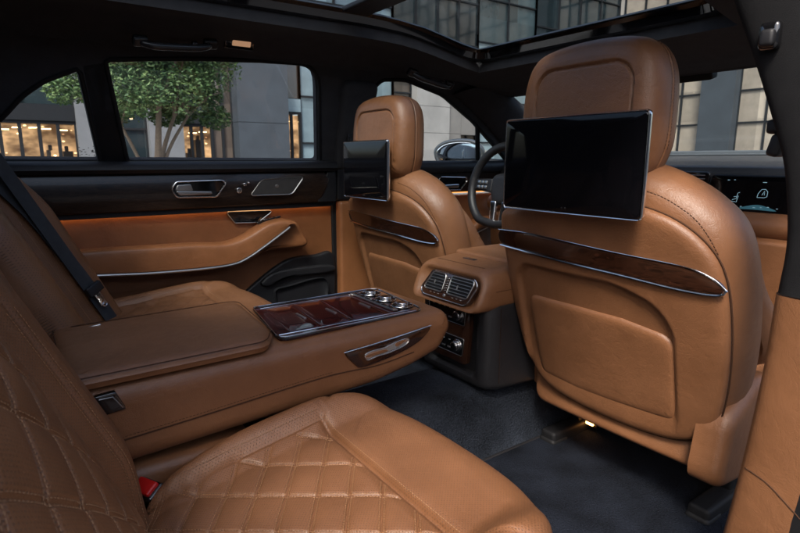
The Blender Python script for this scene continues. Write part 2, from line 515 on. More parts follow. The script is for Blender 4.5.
    # seat rails
    for sx in (-1, 1):
        b = MB()
        box(b, (X0+sx*.19, 1.25, FLZ+.022), (.044, .40, .036), .008)
        box(b, (X0+sx*.19, 1.075, FLZ+.012), (.050, .06, .020), .009)
        box(b, (X0+sx*.19, 1.26, FLZ+.085), (.022, .20, .10), .006)
        disc(b, (X0+sx*.19, 1.065, FLZ+.024), (0, 0, 1), .009, .006, .002, 6)
        b.obj('seat_rail', M['rubber'], t)
    # headrest
    HX = -.022
    Fh = FR((X0+HX, .878, .965), (1, 0, 0), (0, .05, 1), lambda u, v: -.35*u*u-.25*v*v)
    ho = crv([(-.148, -.10), (-.153, -.03), (-.146, .040), (-.118, .083), (-.05, .097), (.05, .097), (.110, .083), (.138, .040), (.145, -.03), (.140, -.10), (.105, -.145), (.0, -.152), (-.110, -.145)], 6)
    b = MB()
    def hrec(u, v):
        dx = .110-abs(u); dy = .056-v; r = .045
        d = r-math.hypot(r-dx, r-dy) if (dx < r and dy < r) else min(dx, dy)
        return -.0028*smooth01((d+.001)/.006)-.0030*math.exp(-((d-.004)/.0022)**2)
    pad(b, ho, Fh, [(-.032, .004), (-.020, .002), (-.010, -.003), (-.003, -.011), (.002, -.022), (.004, -.038), (.0035, -.046), (.0005, -.049), (.0035, -.052), (.003, -.064), (-.002, -.080), (-.012, -.093), (-.026, -.101), (-.05, -.106)],
        rings=60, step=.006, disp=hrec)
    hr = b.obj('headrest', M['tan'], t)
    b = MB()
    hq = resamp(ho, .006); ca = [p for p in hq]
    tube(b, [Fh(p.x*1.006, p.y*1.006, -.0490) for p in hq], .0011, True)
    onto(b, hr, M['dark_thread'])
    b = MB()
    for hh in (-.0445, -.0535): stitch(b, [Fh(p.x*1.024, p.y*1.036, hh) for p in hq if p.y > -.10], .0058, .004, .0005)
    onto(b, hr, M['dark_thread'])
    for sx in (-1, 1): b = MB(); tube(b, [(X0+HX+sx*.05, .915, .78), (X0+HX+sx*.05, .92, .85)], .007); b.obj('headrest_post', M['chrome'], hr)
    # rear entertainment screen
    Fs = FR((X0-.017, .846, .8385), (1, 0, 0), (0, 0, 1))
    so = rpoly([(-.158, -.0905, .009), (.158, -.0905, .009), (.158, .0905, .009), (-.158, .0905, .009)])
    b = MB(); pad(b, so, Fs, [(-.0035, -.002), (-.0022, -.0004), (-.001, 0), (0, -.0015), (0, -.008), (-.002, -.011)], rings=1, step=.003)
    s = b.obj('entertainment_screen', M['chrome'], t)
    b = MB(); si = rpoly([(-.154, -.0865, .006), (.154, -.0865, .006), (.154, .0865, .006), (-.154, .0865, .006)])
    pad(b, si, Fs, [(-.002, .0010), (0, .0004), (0, -.001)], rings=2, step=.006); b.obj('screen_glass', M['glass_screen'], s)
    b = MB(); box(b, (X0-.017, .862, .8385), (.19, .028, .13), .010); box(b, (X0-.017, .878, .80), (.06, .05, .05), .008); b.obj('screen_housing', M['black'], s)
    b = MB()
    for dx in (-.004, .004): box(b, (X0-.017+dx, .8448, .760), (.003, .0006, .002))
    b.obj('screen_buttons', M['grille'], s)
    return t
seatR = front_seat()
def copy_tree(o, parent=None):
    c = o.copy(); COL.objects.link(c); c.parent = parent
    for ch in [x for x in list(bpy.data.objects) if x.parent == o]: copy_tree(ch, c)
    return c
seatL = copy_tree(seatR)
seatL.location = (-.398, 1.015, FLZ); seatL.scale = (.96, .96, .97)
for ch in bpy.data.objects:
    if ch.parent == seatL and ch.name.startswith('entertainment_screen'): ch.scale.x = .84; ch.location.x = -.016
seatL['label'] = 'tan leather front seat on the far side, behind the steering wheel'

# ================================================================== REAR SEATS
QA, QC = Vector((.57, .82)), Vector((.707, -.707))
def quilt(u, v, sa=.048, scl=.071, d=.0032, w=.0032, m=1):
    a = (u*m*QA.x+v*QA.y)/sa; c = (u*m*QC.x+v*QC.y)/scl
    fa = abs(a-round(a))*sa; fc = abs(c-round(c))*scl
    g = math.exp(-(fa/w)**2)+math.exp(-(fc/w)**2)
    puff = abs(math.sin(math.pi*a))*abs(math.sin(math.pi*c))
    return -d*min(1.1, g)+.0032*puff**.8-.001
def quilt_stitch(mb, F, H, u0, u1, v0, v1, sa=.048, scl=.071, m=1, dv=0, off=.0032):
    for Nq, s in ((QA, sa), (QC, scl)):
        for k in range(-14, 15):
            for o in (-off, off):
                pts = []
                for i in range(101):
                    u = u0+(u1-u0)*i/100; v = (k*s+o-u*m*Nq.x)/Nq.y+dv
                    if v0 < v < v1: pts.append(F(u, v, H(u, v)+.0007))
                    else:
                        if len(pts) > 2: stitch(mb, pts, .0048, .0032, .00038)
                        pts = []
                if len(pts) > 2: stitch(mb, pts, .0048, .0032, .00038)
rseat_back = []
def rear_seat(side):
    near = side > 0
    X0 = .405*side
    nm = 'tan quilted leather rear seat in the foreground, its cushion filling the bottom of the picture' if near else 'tan leather rear seat on the far side, with the seat belt lying over it'
    t = thing('rear_passenger_seat', nm, 'car seat', (X0, .30, FLZ), 'individual rear seats')
    fine = .0038 if near else .010
    # ---- cushion
    zc = .368 if near else .452
    F = FR((X0, .33, zc), (1, 0, 0), (0, 1, .18 if near else .10))
    hw = .272
    UI, VF = (.200, .080) if near else (.205, .105)          # insert: |u| < UI, v < VF
    def Hc(u, v):
        h = (.046 if near else .030)*smooth01((abs(u)-.165)/.075)*(1-.45*smooth01((v-.05)/.2))
        h += -.016*smooth01((v-.17)/.12)
        d1 = abs(abs(u)-UI) if v < VF+.004 else 1; d2 = abs(v-VF) if abs(u) < UI+.004 else 1
        # mitre seam from the insert corner to the front corner
        k = (v-VF)-(abs(u)-UI)*1.1
        d3 = abs(k)/1.5 if v > VF and abs(u) > UI-.004 else 1
        h += -.007*math.exp(-(min(d1, d2, d3)/.0048)**2)
        inn = min(UI-abs(u), VF-v)
        if inn > 0:
            e = smooth01(inn/.025)
            h += .006*e+quilt(u, v-.02)*smooth01(inn/.012)
        else: h += .004*smooth01(-inn/.02)
        return h
    o = crv([(-.258, -.08), (-.260, .05), (-.253, .14), (-.215, .205), (-.13, .234), (0, .242), (.13, .234), (.213, .198), (.260, .13), (.270, 0),
             (.270, -.15), (.258, -.25), (.20, -.298), (0, -.305), (-.12, -.290), (-.218, -.215)] if near else
            [(-.270, -.08), (-.272, .05), (-.265, .14), (-.225, .208), (-.13, .238), (0, .245), (.13, .238), (.225, .208), (.265, .14), (.272, .05),
             (.270, -.15), (.258, -.25), (.20, -.298), (0, -.305), (-.20, -.298), (-.258, -.25), (-.270, -.15)], 6)
    R0 = .060
    pf = [(-R0*(1-math.sin(math.pi/2*k/8)), -R0*(1-math.cos(math.pi/2*k/8))*.85) for k in range(9)]+[(0, -.09), (-.012, -.16)]
    b = MB(); pad(b, o, F, pf, rings=(165 if near else 40), step=fine, disp=Hc)
    cu = b.obj('seat_cushion', M['tan_perf'], t, sharp=70)
    b = MB()
    if near:
        quilt_stitch(b, F, Hc, -UI+.01, UI-.01, -.27, VF-.006, dv=.02)
    for sx in (-1, 1):
        for q in (.009,):
            stitch(b, [F(sx*(UI+q), v, Hc(UI+q, v)+.0008) for v in np.linspace(-.15, VF, 50)], .0052, .0034, .00042)
    stitch(b, [F(u, VF+.009, Hc(u, VF+.009)+.0008) for u in np.linspace(-UI, UI, 60)], .0052, .0034, .00042)
    onto(b, cu, M['thread'])
    # ---- backrest
    if near: O, S, T = ((0.4, 0.07, 0.42), (-1, 0, 0), (0, -0.4067, 0.9135))
    else: O, S, T = ((-0.4, 0.09, 0.45), (-1, 0, 0), (0, -0.4226, 0.9063))
    Fb0 = FR((X0, O[1], O[2]), S, T)
    Fb = Fb0
    QC_, QW = (-.10, .215) if near else (-.03, .10)     # centre and half width of the quilted insert
    HI, HO = (.034, .0) if near else (.034, .105)
    def Hb(u, v):
        q = u-QC_; inn = QW-abs(q)
        if q > 0: hb = HI if near else HO
        else: hb = HO if near else HI
        h = hb*smooth01(-(inn-.01)/(.075 if hb < .05 else .11))
        h += -.008*math.exp(-(inn/.005)**2)-.003*math.exp(-((inn+.038)/.003)**2)
        if inn > 0:
            h += .026*(1-(q/QW)**2)*smooth01(inn/.03)+quilt(u, v, .060, .076, .0034, .0036, -1)*smooth01(inn/.012)
        return h*(1-.25*smooth01((v-.25)/.15))-(.035*smooth01((.03-v)/.16) if near else 0)
    uo = -.34 if near else -.268
    o = rpoly([(uo, -.16, .05), (.268, -.16, .05), (.262, .30, .08), (.20, .40, .09), (-.20, .40, .09), (uo+.006, .30, .08)], 8)
    R0 = .045
    pf = [(-R0*(1-math.sin(math.pi/2*k/8)), -R0*(1-math.cos(math.pi/2*k/8))) for k in range(9)]+[(0, -.10), (-.02, -.13)]
    b = MB(); pad(b, o, Fb, pf, rings=(165 if near else 50), step=fine, disp=Hb)
    bk = b.obj('backrest', M['tan_perf'], t, sharp=70); rseat_back.append(bk)
    b = MB()
    quilt_stitch(b, Fb, Hb, QC_-QW+.012, QC_+QW-.012, -.14, .34, .060, .076, m=-1, off=.0030)
    for sx in (-1, 1):
        for q in (.031, .045):
            uu = QC_+sx*(QW+q)
            if -.25 < uu < .25: stitch(b, [Fb(uu, v, Hb(uu, v)+.0008) for v in np.linspace(-.14, .27, 60)], .0055, .0036, .00045)
    onto(b, bk, M['thread'])
    return t
rear_seat(1); rear_seat(-1)

# centre section of the rear backrest
t = thing('centre_seat_section', 'brown upright centre section between the two rear backrests, behind the armrest', 'seat back', (0, 0, .35))
Fm = FR((0, .015, .55), (-1, 0, 0), (0, -.40, 1))
b = MB(); pad(b, rpoly([(-.128, -.25, .01), (.128, -.25, .01), (.128, .33, .03), (-.128, .33, .03)]), Fm, rnd(.012, .06), rings=6); b.obj('centre_pad', M['tan'], t)
b = MB()
for sx in (-1, 1): pad(b, rpoly([(sx*.128-.022, -.25, .005), (sx*.128+.022, -.25, .005), (sx*.128+.022, .30, .02), (sx*.128-.022, .30, .02)]), FR((0, .015, .55), (-1, 0, 0), (0, -.40, 1)), [(-.01, -.012), (-.004, -.014), (0, -.02), (0, -.06)], rings=2)
b.obj('side_gusset', M['tan'], t)
b = MB(); box(b, (0, .16, .31), (.29, .30, .12), .02); b.obj('centre_cushion', M['tan'], t)

# belt buckle between armrest and near cushion
t = thing('belt_buckle', 'black seat belt buckle with a red release button, beside the near rear cushion', 'buckle', (.16, .13, .28))
b = MB(); Rm = Matrix.Rotation(R(28), 3, 'Z')@Matrix.Rotation(R(28), 3, 'X')
box(b, (.160, .135, .315), (.048, .032, .075), .004, Rm); b.obj('buckle_body', M['gloss'], t)
b = MB(); box(b, (.1685, .119, .3495), (.038, .024, .010), .003, Rm); b.obj('release_button', M['red'], t)
b = MB(); pad(b, rpoly([(-.035, -.06, .012), (.035, -.06, .012), (.035, .06, .012), (-.035, .06, .012)]), FR((.150, .20, .325), (1, 0, 0), (0, 1, .2)), rnd(.008, .03), rings=3)
b.obj('buckle_surround', M['tan'], t)

# seat belt across the far backrest
t = thing('seat_belt', 'charcoal seat belt strap running down the far rear backrest', 'seat belt', (-.4, .05, .4))
N_ = Vector((0, math.cos(R(25)), math.sin(R(25)))); bko = rseat_back[-1]; c3 = []
FB = FR((-.40, .09, .45), (-1, 0, 0), (0, -math.sin(R(25)), math.cos(R(25))))
for u, v in crv([(.11, .43), (.115, .384), (.12, .301), (.125, .192), (.13, .082), (.13, -.004), (.13, -.08)], 4, False):
    c3.append(snap(bko, FB(u, v, .3), -N_, FB(u, v, .06))+N_*.0035)
c3 = [c3[0].lerp(c3[1], 0) if i in (0, len(c3)-1) else (c3[i-1]+c3[i]*2+c3[i+1])/4 for i in range(len(c3))]
cl = [p+Vector((.006, .006, .003)) for p in crv(c3, 2, False)]; N = Vector((.75, .60, .30)).normalized(); rows = []
for i, p in enumerate(cl):
    d = (cl[min(i+1, len(cl)-1)]-cl[max(i-1, 0)]).normalized(); s = d.cross(N).normalized()
    rows.append([p+s*q+N*(-.004*(q/.023)**2) for q in np.linspace(-.0185, .0185, 7)])
b = MB(); solid_sheet(b, rows, .0016); b.obj('belt_strap', M['belt'], t)
p = cl[int(len(cl)*.72)]; d = (cl[int(len(cl)*.72)+1]-p).normalized(); s = d.cross(N).normalized()
b = MB(); box(b, p+N*.006, (.050, .026, .013), .004, Matrix((s, d, s.cross(d))).transposed()); b.obj('tongue_grip', M['black'], t)
b = MB(); box(b, p+N*.009+d*.028+s*.004, (.020, .034, .003), .001, Matrix((s, d, s.cross(d))).transposed()); tube(b, [p+N*.011+d*.045+s*.004+(s*math.cos(a)*.007+d*math.sin(a)*.005) for a in np.linspace(0, 6.28, 12)], .0016); b.obj('tongue_plate', M['chrome'], t)

# ================================================================== CENTRE ARMREST
t = thing('armrest_table', 'folded-down tan leather rear armrest with a burgundy wood tray', 'armrest', (0, .3, .38))
prof = [(.00, .375), (.10, .380), (.335, .390), (.546, .405), (.64, .430), (.70, .458), (.735, .490), (.748, .510), (.735, .524), (.70, .527), (.36, .523), (.0, .518)]
F = FR((0, 0, 0), (0, 1, 0), (0, 0, 1))
o = rpoly([(0, .375, .01), (.335, .390, .2), (.56, .402, .15), (.65, .418, .08), (.728, .440, .045), (.762, .490, .03), (.747, .5305, .028), (.36, .5235, 0), (.0, .518, .01)], 8)
b = MB(); W = .152
pf = [(-.030, W), (-.021, W-.0015), (-.013, W-.005), (-.007, W-.010), (-.003, W-.018), (-.0005, W-.030), (0, W-.05), (0, 0), (0, -W+.05), (-.0005, -W+.030), (-.003, -W+.018), (-.007, -W+.010), (-.013, -W+.005), (-.021, -W+.0015), (-.030, -W)]
pad(b, o, F, pf, rings=0, step=.008)
arm = b.obj('armrest_body', M['tan'], t, sharp=60)
b = MB(); sm = crv([(.0, .422), (.22, .4345), (.44, .4485), (.56, .4460), (.65, .455)], 8, False)
tube(b, [F(p.x, p.y, W+.0006) for p in sm], .0012); stitch(b, [F(p.x, p.y+.0052, W+.0004) for p in sm if p.x < .47], .0056, .0038, .00042)
onto(b, arm, M['dark_thread'])
# lid
b = MB(); lp = rpoly([(-.150, .03, .02), (.155, .03, .02), (.157, .335, .035), (.10, .365, .06), (-.150, .385, .03)], 8)
pad(b, lp, FR((0, 0, .525), (1, 0, 0), (0, 1, .012)), [(-.03, .0155), (-.018, .0145), (-.009, .012), (-.003, .008), (0, .003), (-.002, -.001), (-.003, -.006)], rings=8, step=.006, dome=.003)
lid = b.obj('storage_lid', M['tan'], t)
b = MB(); ls = resamp(lp, .006)
tube(b, [(p.x*.985, .2+(p.y-.2)*.985, .525+.0125+p.y*.012) for p in ls], .0009, True)
onto(b, lid, M['dark_thread'])
b = MB(); box(b, (-.060, .362, .5400), (.030, .007, .0012), .0005, Matrix.Rotation(R(-14), 3, 'Z')); b.obj('lid_badge', M['gloss'], lid)
# wood tray
TZ = .5285
Ft = FR((0, 0, TZ), (1, 0, 0), (0, 1, 0))
to = rpoly([(-.118, .385, .01), (.118, .362, .03), (.118, .690, .03), (-.118, .720, .03)], 6)
to = rpoly([(-.105, .402, .01), (.128, .366, .02), (.120, .700, .028), (-.108, .722, .028)], 6)
b = MB(); pad(b, to, Ft, [(-.004, .0008), (-.001, .0004), (0, -.003)], rings=4, step=.006); tray = b.obj('wood_tray', M['wood_red'], t)
b = MB(); tube(b, [Ft(p.x, p.y, .0010) for p in resamp(to, .006)], .0018, True)
ti = rpoly([(-.108, .40, .01), (.108, .374, .01), (.104, .672, .012), (-.108, .700, .012)], 4)
b.obj('tray_rim', M['gloss'], tray)
b = MB(); tube(b, [Ft(x, y, .0012) for x, y in ((-.094, .415), (-.094, .698))], .0011); tube(b, [Ft(x, y, .0012) for x, y in ((.102, .376), (.102, .676))], .0011)
tube(b, [Ft(p.x, p.y, .0040) for p in resamp(to, .006)], .0011, True)
b.obj('tray_chrome_line', M['chrome'], tray)
# sliding lids of the cup holder and the folding table lid
for (y0, y1, x0, x1, nm) in ((.415, .478, -.086, .094, 'cup_holder_lid'), (.482, .548, -.086, .094, 'cup_holder_lid'), (.552, .632, -.086, .094, 'table_lid')):
    b = MB(); pad(b, rpoly([(x0, y0+.004, .006), (x1, y0-.014, .006), (x1, y1-.014, .006), (x0, y1+.004, .006)]), Ft, [(-.002, .0018), (-.0008, .0016), (0, .0009), (0, 0)], rings=2, step=.006)
    l = b.obj(nm, M['wood_red'], t)
    b = MB(); box(b, (.012, y1-.016, TZ+.0028), (.044, .0055, .002), .0008); b.obj('pull_tab', M['silver'], l)
b = MB(); box(b, (.0, .6455, TZ+.0035), (.185, .012, .004), .001); strip = b.obj('switch_strip', M['silver'], t)
b = MB()
for k in range(7): box(b, (-.07+k*.0235, .6455, TZ+.0062), (.016, .007, .0016), .0006)
b.obj('switch_key', M['gloss'], strip)
for cx in (-.062, .004, .070):
    b = MB(); disc(b, (cx, .678, TZ+.006), (0, 0, 1), .024, .006, .001, up=(0, 1, 0)); kb = b.obj('rotary_control', M['gloss'], t)
    b = MB(); tube(b, [(cx+.024*math.cos(a), .678+.024*math.sin(a), TZ+.0055) for a in np.linspace(0, 6.283, 33)[:-1]], .0013, True)
    disc(b, (cx, .678, TZ+.012), (0, 0, 1), .013, .008, .002, up=(0, 1, 0)); b.obj('knob_ring', M['chrome'], kb)
# wood inlay on the side with the seat-shaped switch
Fi = FR((W, 0, 0), (0, 1, 0), (0, 0, 1))
ino = crv([(0.487, 0.489), (0.547, 0.491), (0.62, 0.498), (0.689, 0.504), (0.676, 0.485), (0.65, 0.472), (0.62, 0.463), (0.576, 0.455), (0.524, 0.45), (0.508, 0.458)], 4)
b = MB(); pad(b, ino, Fi, [(-.004, .0038), (-.001, .0034), (0, .002), (0, -.004)], rings=0, step=.004); inl = b.obj('side_inlay', M['wood_seat'], t)
b = MB(); tube(b, [Fi(p[0], p[1], .0042) for p in [(0.482, 0.489), (0.547, 0.493), (0.62, 0.499), (0.692, 0.506)]], .0011); b.obj('inlay_chrome_line', M['bright_metal'], inl)
sw = crv([(0.529, 0.475), (0.543, 0.48), (0.573, 0.481), (0.585, 0.484), (0.612, 0.489), (0.632, 0.489), (0.632, 0.481), (0.617, 0.474), (0.583, 0.468), (0.559, 0.467), (0.535, 0.463), (0.53, 0.469)], 4)
b = MB(); pad(b, sw, FR((.156, 0, 0), (0, 1, 0), (0, 0, 1)), rnd(.002, .006), rings=3, step=.003); q = b.obj('seat_adjust_switch', M['bright_metal'], t)
b = MB(); tube(b, [(.1565, p.x, p.y) for p in resamp(sw, .003)], .0011, True); b.obj('switch_rim', M['bright_metal'], q)
ba = crv([(0.533, 0.474), (0.573, 0.477), (0.58, 0.472), (0.535, 0.469)], 4)
b = MB(); pad(b, ba, FR((.1575, 0, 0), (0, 1, 0), (0, 0, 1)), rnd(.001, .003), rings=2, step=.003)
ba = crv([(0.602, 0.485), (0.624, 0.489), (0.624, 0.485), (0.604, 0.477)], 4)
pad(b, ba, FR((.1575, 0, 0), (0, 1, 0), (0, 0, 1)), rnd(.001, .003), rings=2, step=.003); b.obj('switch_pad', M['tan'], q)
# hinge block
hb = [(0.063, 0.507), (0.094, 0.509), (0.107, 0.478), (0.073, 0.475)]
b = MB(); pad(b, rpoly([(*p, .003) for p in hb]), FR((.156, 0, 0), (0, 1, 0), (0, 0, 1)), rnd(.002, .014), rings=3, step=.004); hg = b.obj('hinge_block', M['gloss'], t)
b = MB(); tube(b, [(.1585, p[0], p[1]) for p in [(0.071, 0.503), (0.089, 0.503), (0.101, 0.483)]], .0009); b.obj('hinge_chrome_line', M['silver'], hg)
b = MB(); box(b, (-.115, .085, .526), (.006, .055, .03), .002, Matrix.Rotation(R(8), 3, 'X')); b.obj('release_strap', M['silver'], t)
# ================================================================== CENTRE CONSOLE with rear vents
t = thing('centre_console', 'rear end of the centre console with twin air vents and climate knobs', 'console', (0, 1.1, .29))
b = MB(); rows = []
def crs(y, w, z0, z1, r=.03):
    return [tuple((p.x, y, p.y)) for p in resamp(rpoly([(-w, z0, r), (w, z0, r), (w, z1, r*1.6), (-w, z1, r*1.6)], 6), .0)] if False else \
           [(p.x, y, p.y) for p in rpoly([(-w, z0, r), (w, z0, r), (w, z1, r*1.5), (-w, z1, r*1.5)], 6)]
# leather head: closed loft from the vent face forwards
def tilt(row, y0, z0, k):
    return [(x, y+(z-z0)*k, z) for x, y, z in row]
for y, w, z0, z1, r, k in ((.880, .098, .515, .560, .012, .42), (.868, .112, .505, .571, .020, .42), (.862, .120, .499, .578, .024, .42), (.863, .126, .495, .583, .028, .40), (.872, .131, .492, .588, .03, .34), (.895, .134, .492, .592, .03, .22), (.94, .137, .495, .594, .03, .1),
                          (1.0, .140, .50, .597, .028, 0), (1.10, .144, .505, .600, .028, 0), (1.25, .146, .508, .600, .028, 0), (1.45, .148, .51, .595, .028, 0), (1.60, .148, .51, .585, .028, 0)):
    rows.append(tilt(crs(y, w, z0, z1, r), y, .54, k))
loft(b, rows, closed=True); head = b.obj('leather_head', M['tan'], t, sharp=60)
b = MB()
pad(b, rpoly([(-.060, .0, .012), (.118, .0, .012), (.118, .5, .01), (-.118, .5, .01), (-.118, .0, .012)][1:] if False else [(-.120, .0, .02), (.120, .0, .02), (.120, .5, .02), (-.120, .5, .02)]), FR((0, .985, .597), (1, 0, 0), (0, 1, .005)), [(-.012, .0085), (-.006, .0075), (-.002, .0045), (0, .001), (0, -.01)], rings=4)
b.obj('console_lid', M['tan'], t)
b = MB(); pad(b, rpoly([(-.022, -.007, .002), (.022, -.007, .002), (.022, .007, .002), (-.022, .007, .002)]), FR((-.02, .958, .5965), (1, 0, 0), (0, 1, .01)), rnd(.001, .004), rings=2, step=.003); b.obj('lid_button', M['gloss'], t)
b = MB(); stitch(b, [(x, .905+.002, .5925-.000) for x in np.linspace(-.09, .09, 40)]); 
for sx in (-1, 1): stitch(b, [(sx*.1375, y, .545) for y in np.linspace(.90, 1.5, 80)])
onto(b, head, M['dark_thread'])
O, S, T = ((0, 0.87, 0.54), (1, 0, 0), (0.0, 0.3782, 0.9257))
Fv = FR((.004, .8615, .5385), S, T)
vo = rpoly([(-.092, -.020, .014), (-.066, .033, .016), (.092, .033, .016), (.108, .020, .014), (.088, -.034, .02), (-.080, -.034, .02)], 6)
b = MB(); pad(b, vo, Fv, [(-.003, .004), (-.001, .0035), (0, .002), (0, -.010)], rings=3, step=.004); vp = b.obj('vent_panel', M['wood_brown'], t)
b = MB(); tube(b, [Fv(p.x, p.y, .0040) for p in resamp(vo, .004)], .0016, True); b.obj('vent_rim', M['chrome'], vp)
for sx in (-1, 1):
    o = rpoly([(.012 if sx > 0 else -.080, -.017, .006), (.085 if sx > 0 else -.008, -.017, .006), (.097 if sx > 0 else -.008, .029, .010), (.012 if sx > 0 else -.060, .029, .010)], 5)
    b = MB(); pad(b, o, Fv, [(-.002, .0048), (0, .0044), (0, .002)], rings=2, step=.004); v = b.obj('air_vent', M['rubber'], t)
    b = MB(); tube(b, [Fv(p.x, p.y, .0056) for p in resamp(o, .004)], .0018, True)
    for k in range(5):
        y = -.010+k*.0080; x0 = (.012 if sx > 0 else -.078+(y+.017)*.43); x1 = (.084+(y+.017)*.25 if sx > 0 else -.009)
        tube(b, [Fv(x0+.002, y, .0068), Fv(x1-.002, y, .0068)], .0011)
    tube(b, [Fv(sx*.043+.002, -.001, .008), Fv(sx*.043+.002, .009, .008)], .0018)
    b.obj('vent_slat', M['silver'], v)
b = MB()
for k in range(6): tube(b, [Fv(-.0035+.0, -.013+k*.006, .006), Fv(.0065, -.010+k*.006, .006)], .0009)
for cx in (-.05, -.035, -.02, .035, .05, .065): box(b, Fv(cx, -.0235, .0045), (.007, .0015, .0012))
onto(b, vp, M['silver'])
b = MB(); disc(b, Fv(.004, -.0235, .006), Fv.N, .0042, .004, .001); b.obj('thumb_wheel', M['silver'], vp)
# dark leather body
b = MB(); rows = []
for y, w, z0, z1 in ((.905, .078, .325, .508), (.886, .092, .318, .508), (.884, .104, .308, .508), (.888, .118, .300, .508), (.900, .128, .296, .508), (.925, .136, .292, .508), (1.05, .141, .288, .512), (1.3, .146, .285, .514), (1.7, .15, .285, .50)):
    rows.append([(p.x, y+(.50-p.y)*-.02, p.y) for p in rpoly([(-w, z0, .02), (w, z0, .02), (w, z1, .002), (-w, z1, .002)], 5)])
loft(b, rows, closed=True); body = b.obj('console_body', M['black_leather'], t, sharp=50)
b = MB(); stitch(b, [(.1375+(z-.3)*0, .918-(z-.30)*.0, z) for z in np.linspace(.315, .505, 40)]); onto(b, body, M['dark_thread'])
b = MB(); pad(b, rpoly([(.96, .5, .004), (1.4, .51, .004), (1.4, .535, .004), (.985, .533, .01)]), FR((.143, 0, 0), (0, 1, 0), (0, 0, 1)), rnd(.003, .01), rings=2); b.obj('side_wing', M['tan'], t)
Fl = FR((0, .8855, .415), (1, 0, 0), (0, .02, 1))
b = MB(); pad(b, rpoly([(-.098, -.072, .010), (.058, -.072, .010), (.070, .088, .004), (-.104, .088, .004)]), Fl, [(-.003, .003), (0, .0015), (0, -.01)], rings=3, step=.006); lp = b.obj('control_panel', M['wood_brown'], t)
for (x0, x1, y0, y1) in ((-.090, .048, .028, .078), (-.090, .044, -.052, -.006)):
    b = MB(); o = rpoly([(x0, y0, .004), (x1, y0, .004), (x1+.006, y1, .004), (x0-.004, y1, .004)]); pad(b, o, Fl, [(-.002, .0045), (0, .004), (0, .001)], rings=2, step=.004); gp = b.obj('climate_panel', M['gloss'], t)
    b = MB(); tube(b, [Fl(p.x, p.y, .0044) for p in resamp(o, .004)], .0007, True)
    for k in range(4):
        box(b, Fl(x0+.018+k*.022, y0+.012, .0055), (.012, .002, .004), .0005); box(b, Fl(x0+.018+k*.022, y1-.014, .005), (.007, .001, .002))
    onto(b, gp, M['silver'])
    b = MB(); disc(b, Fl(x1-.018, y0+.024, .019), Fl.N, .0125, .016, .002); disc(b, Fl(x1-.018, y0+.024, .008), Fl.N, .0165, .005, .001); b.obj('climate_knob', M['chrome'], gp)
    b = MB(); disc(b, Fl(x1-.018, y0+.024, .0202), Fl.N, .0095, .003, .001); b.obj('knob_cap', M['gloss'], gp)

# ================================================================== LEFT SIDE: doors, pillars, glass
SO, SS, ST = ((-0.75, 0, 0.83), (0, 1, 0), (0.3714, 0.0, 0.9285))
Fs = FR(SO, SS, ST)
W_q = rpoly([(-0.1372, 0.0111), (-0.071, 0.0712), (-0.0048, 0.1244, 0.2), (0.0467, 0.1876, 0.2), (0.0964, 0.2284, 0.15), (0.1751, 0.2674, 0.01), (0.2145, 0.0081, 0.012)], 6)
W_d = rpoly([(0.2839, 0.0078, 0.008), (0.2354, 0.2931, 0.01), (0.3441, 0.3064, 0.3), (0.4752, 0.3194, 0.3), (0.656, 0.3315, 0.3), (0.8441, 0.3375, 0.085), (0.9007, 0.0047, 0.014)], 6)
W_f = rpoly([(1.0756, -0.006, 0.01), (1.0377, 0.2515, 0.03), (1.0898, 0.3101, 0.04), (1.1854, 0.3177, 0.1), (1.3785, 0.2734, 0.2), (1.5798, 0.1723, 0.3), (1.7899, 0.0401, 0.2), (1.8692, -0.012)], 6)
# side inner panel with the window openings cut through
def holed(mb, outer, holes, F, th):
    loops = [outer]+holes
    tri = geometry.tessellate_polygon([[Vector((p[0], p[1], 0)) for p in l] for l in loops])
    flat = [p for l in loops for p in l]; n = len(flat)
    P = [F(p[0], p[1], 0) for p in flat]+[F(p[0], p[1], -th) for p in flat]
    fs = []
    for a in tri:
        A, B, C = (flat[i] for i in a)
        cr = (B[0]-A[0])*(C[1]-A[1])-(B[1]-A[1])*(C[0]-A[0])
        a = a if cr > 0 else (a[0], a[2], a[1])
        fs.append(tuple(a)); fs.append((a[2]+n, a[1]+n, a[0]+n))
    k = 0
    for li, l in enumerate(loops):
        m = len(l)
        for i in range(m):
            j = (i+1) % m; fs.append((k+i, k+i+n, k+j+n, k+j))
        k += m
    mb.add(P, fs, [(p.y, p.z) for p in P]); return mb
ZT = .345
outer = [Vector(p) for p in [(-.62, -.035), (1.66, -.035), (1.98, -.035), (1.98, .0), (1.86, .12), (1.66, .275), (1.55, ZT-.03), (1.40, ZT), (-.62, ZT)]]
b = MB(); holed(b, outer, [W_q, W_d, W_f], Fs, .05)
t = thing('window_pillars', 'near-black side pillars and window surrounds on the far side of the cabin', 'car pillar', (-.75, .6, .83))
b.obj('window_surround', M['suede'], t, sharp=30)
b = MB(); pad(b, rpoly([(0.1779, 0.2776, 0.002), (0.2377, 0.2934, 0.002), (0.2863, 0.0, 0.002), (0.2142, 0.0006, 0.002)]), Fs, rnd(.006, .012), rings=2); b.obj('division_bar', M['black'], t)
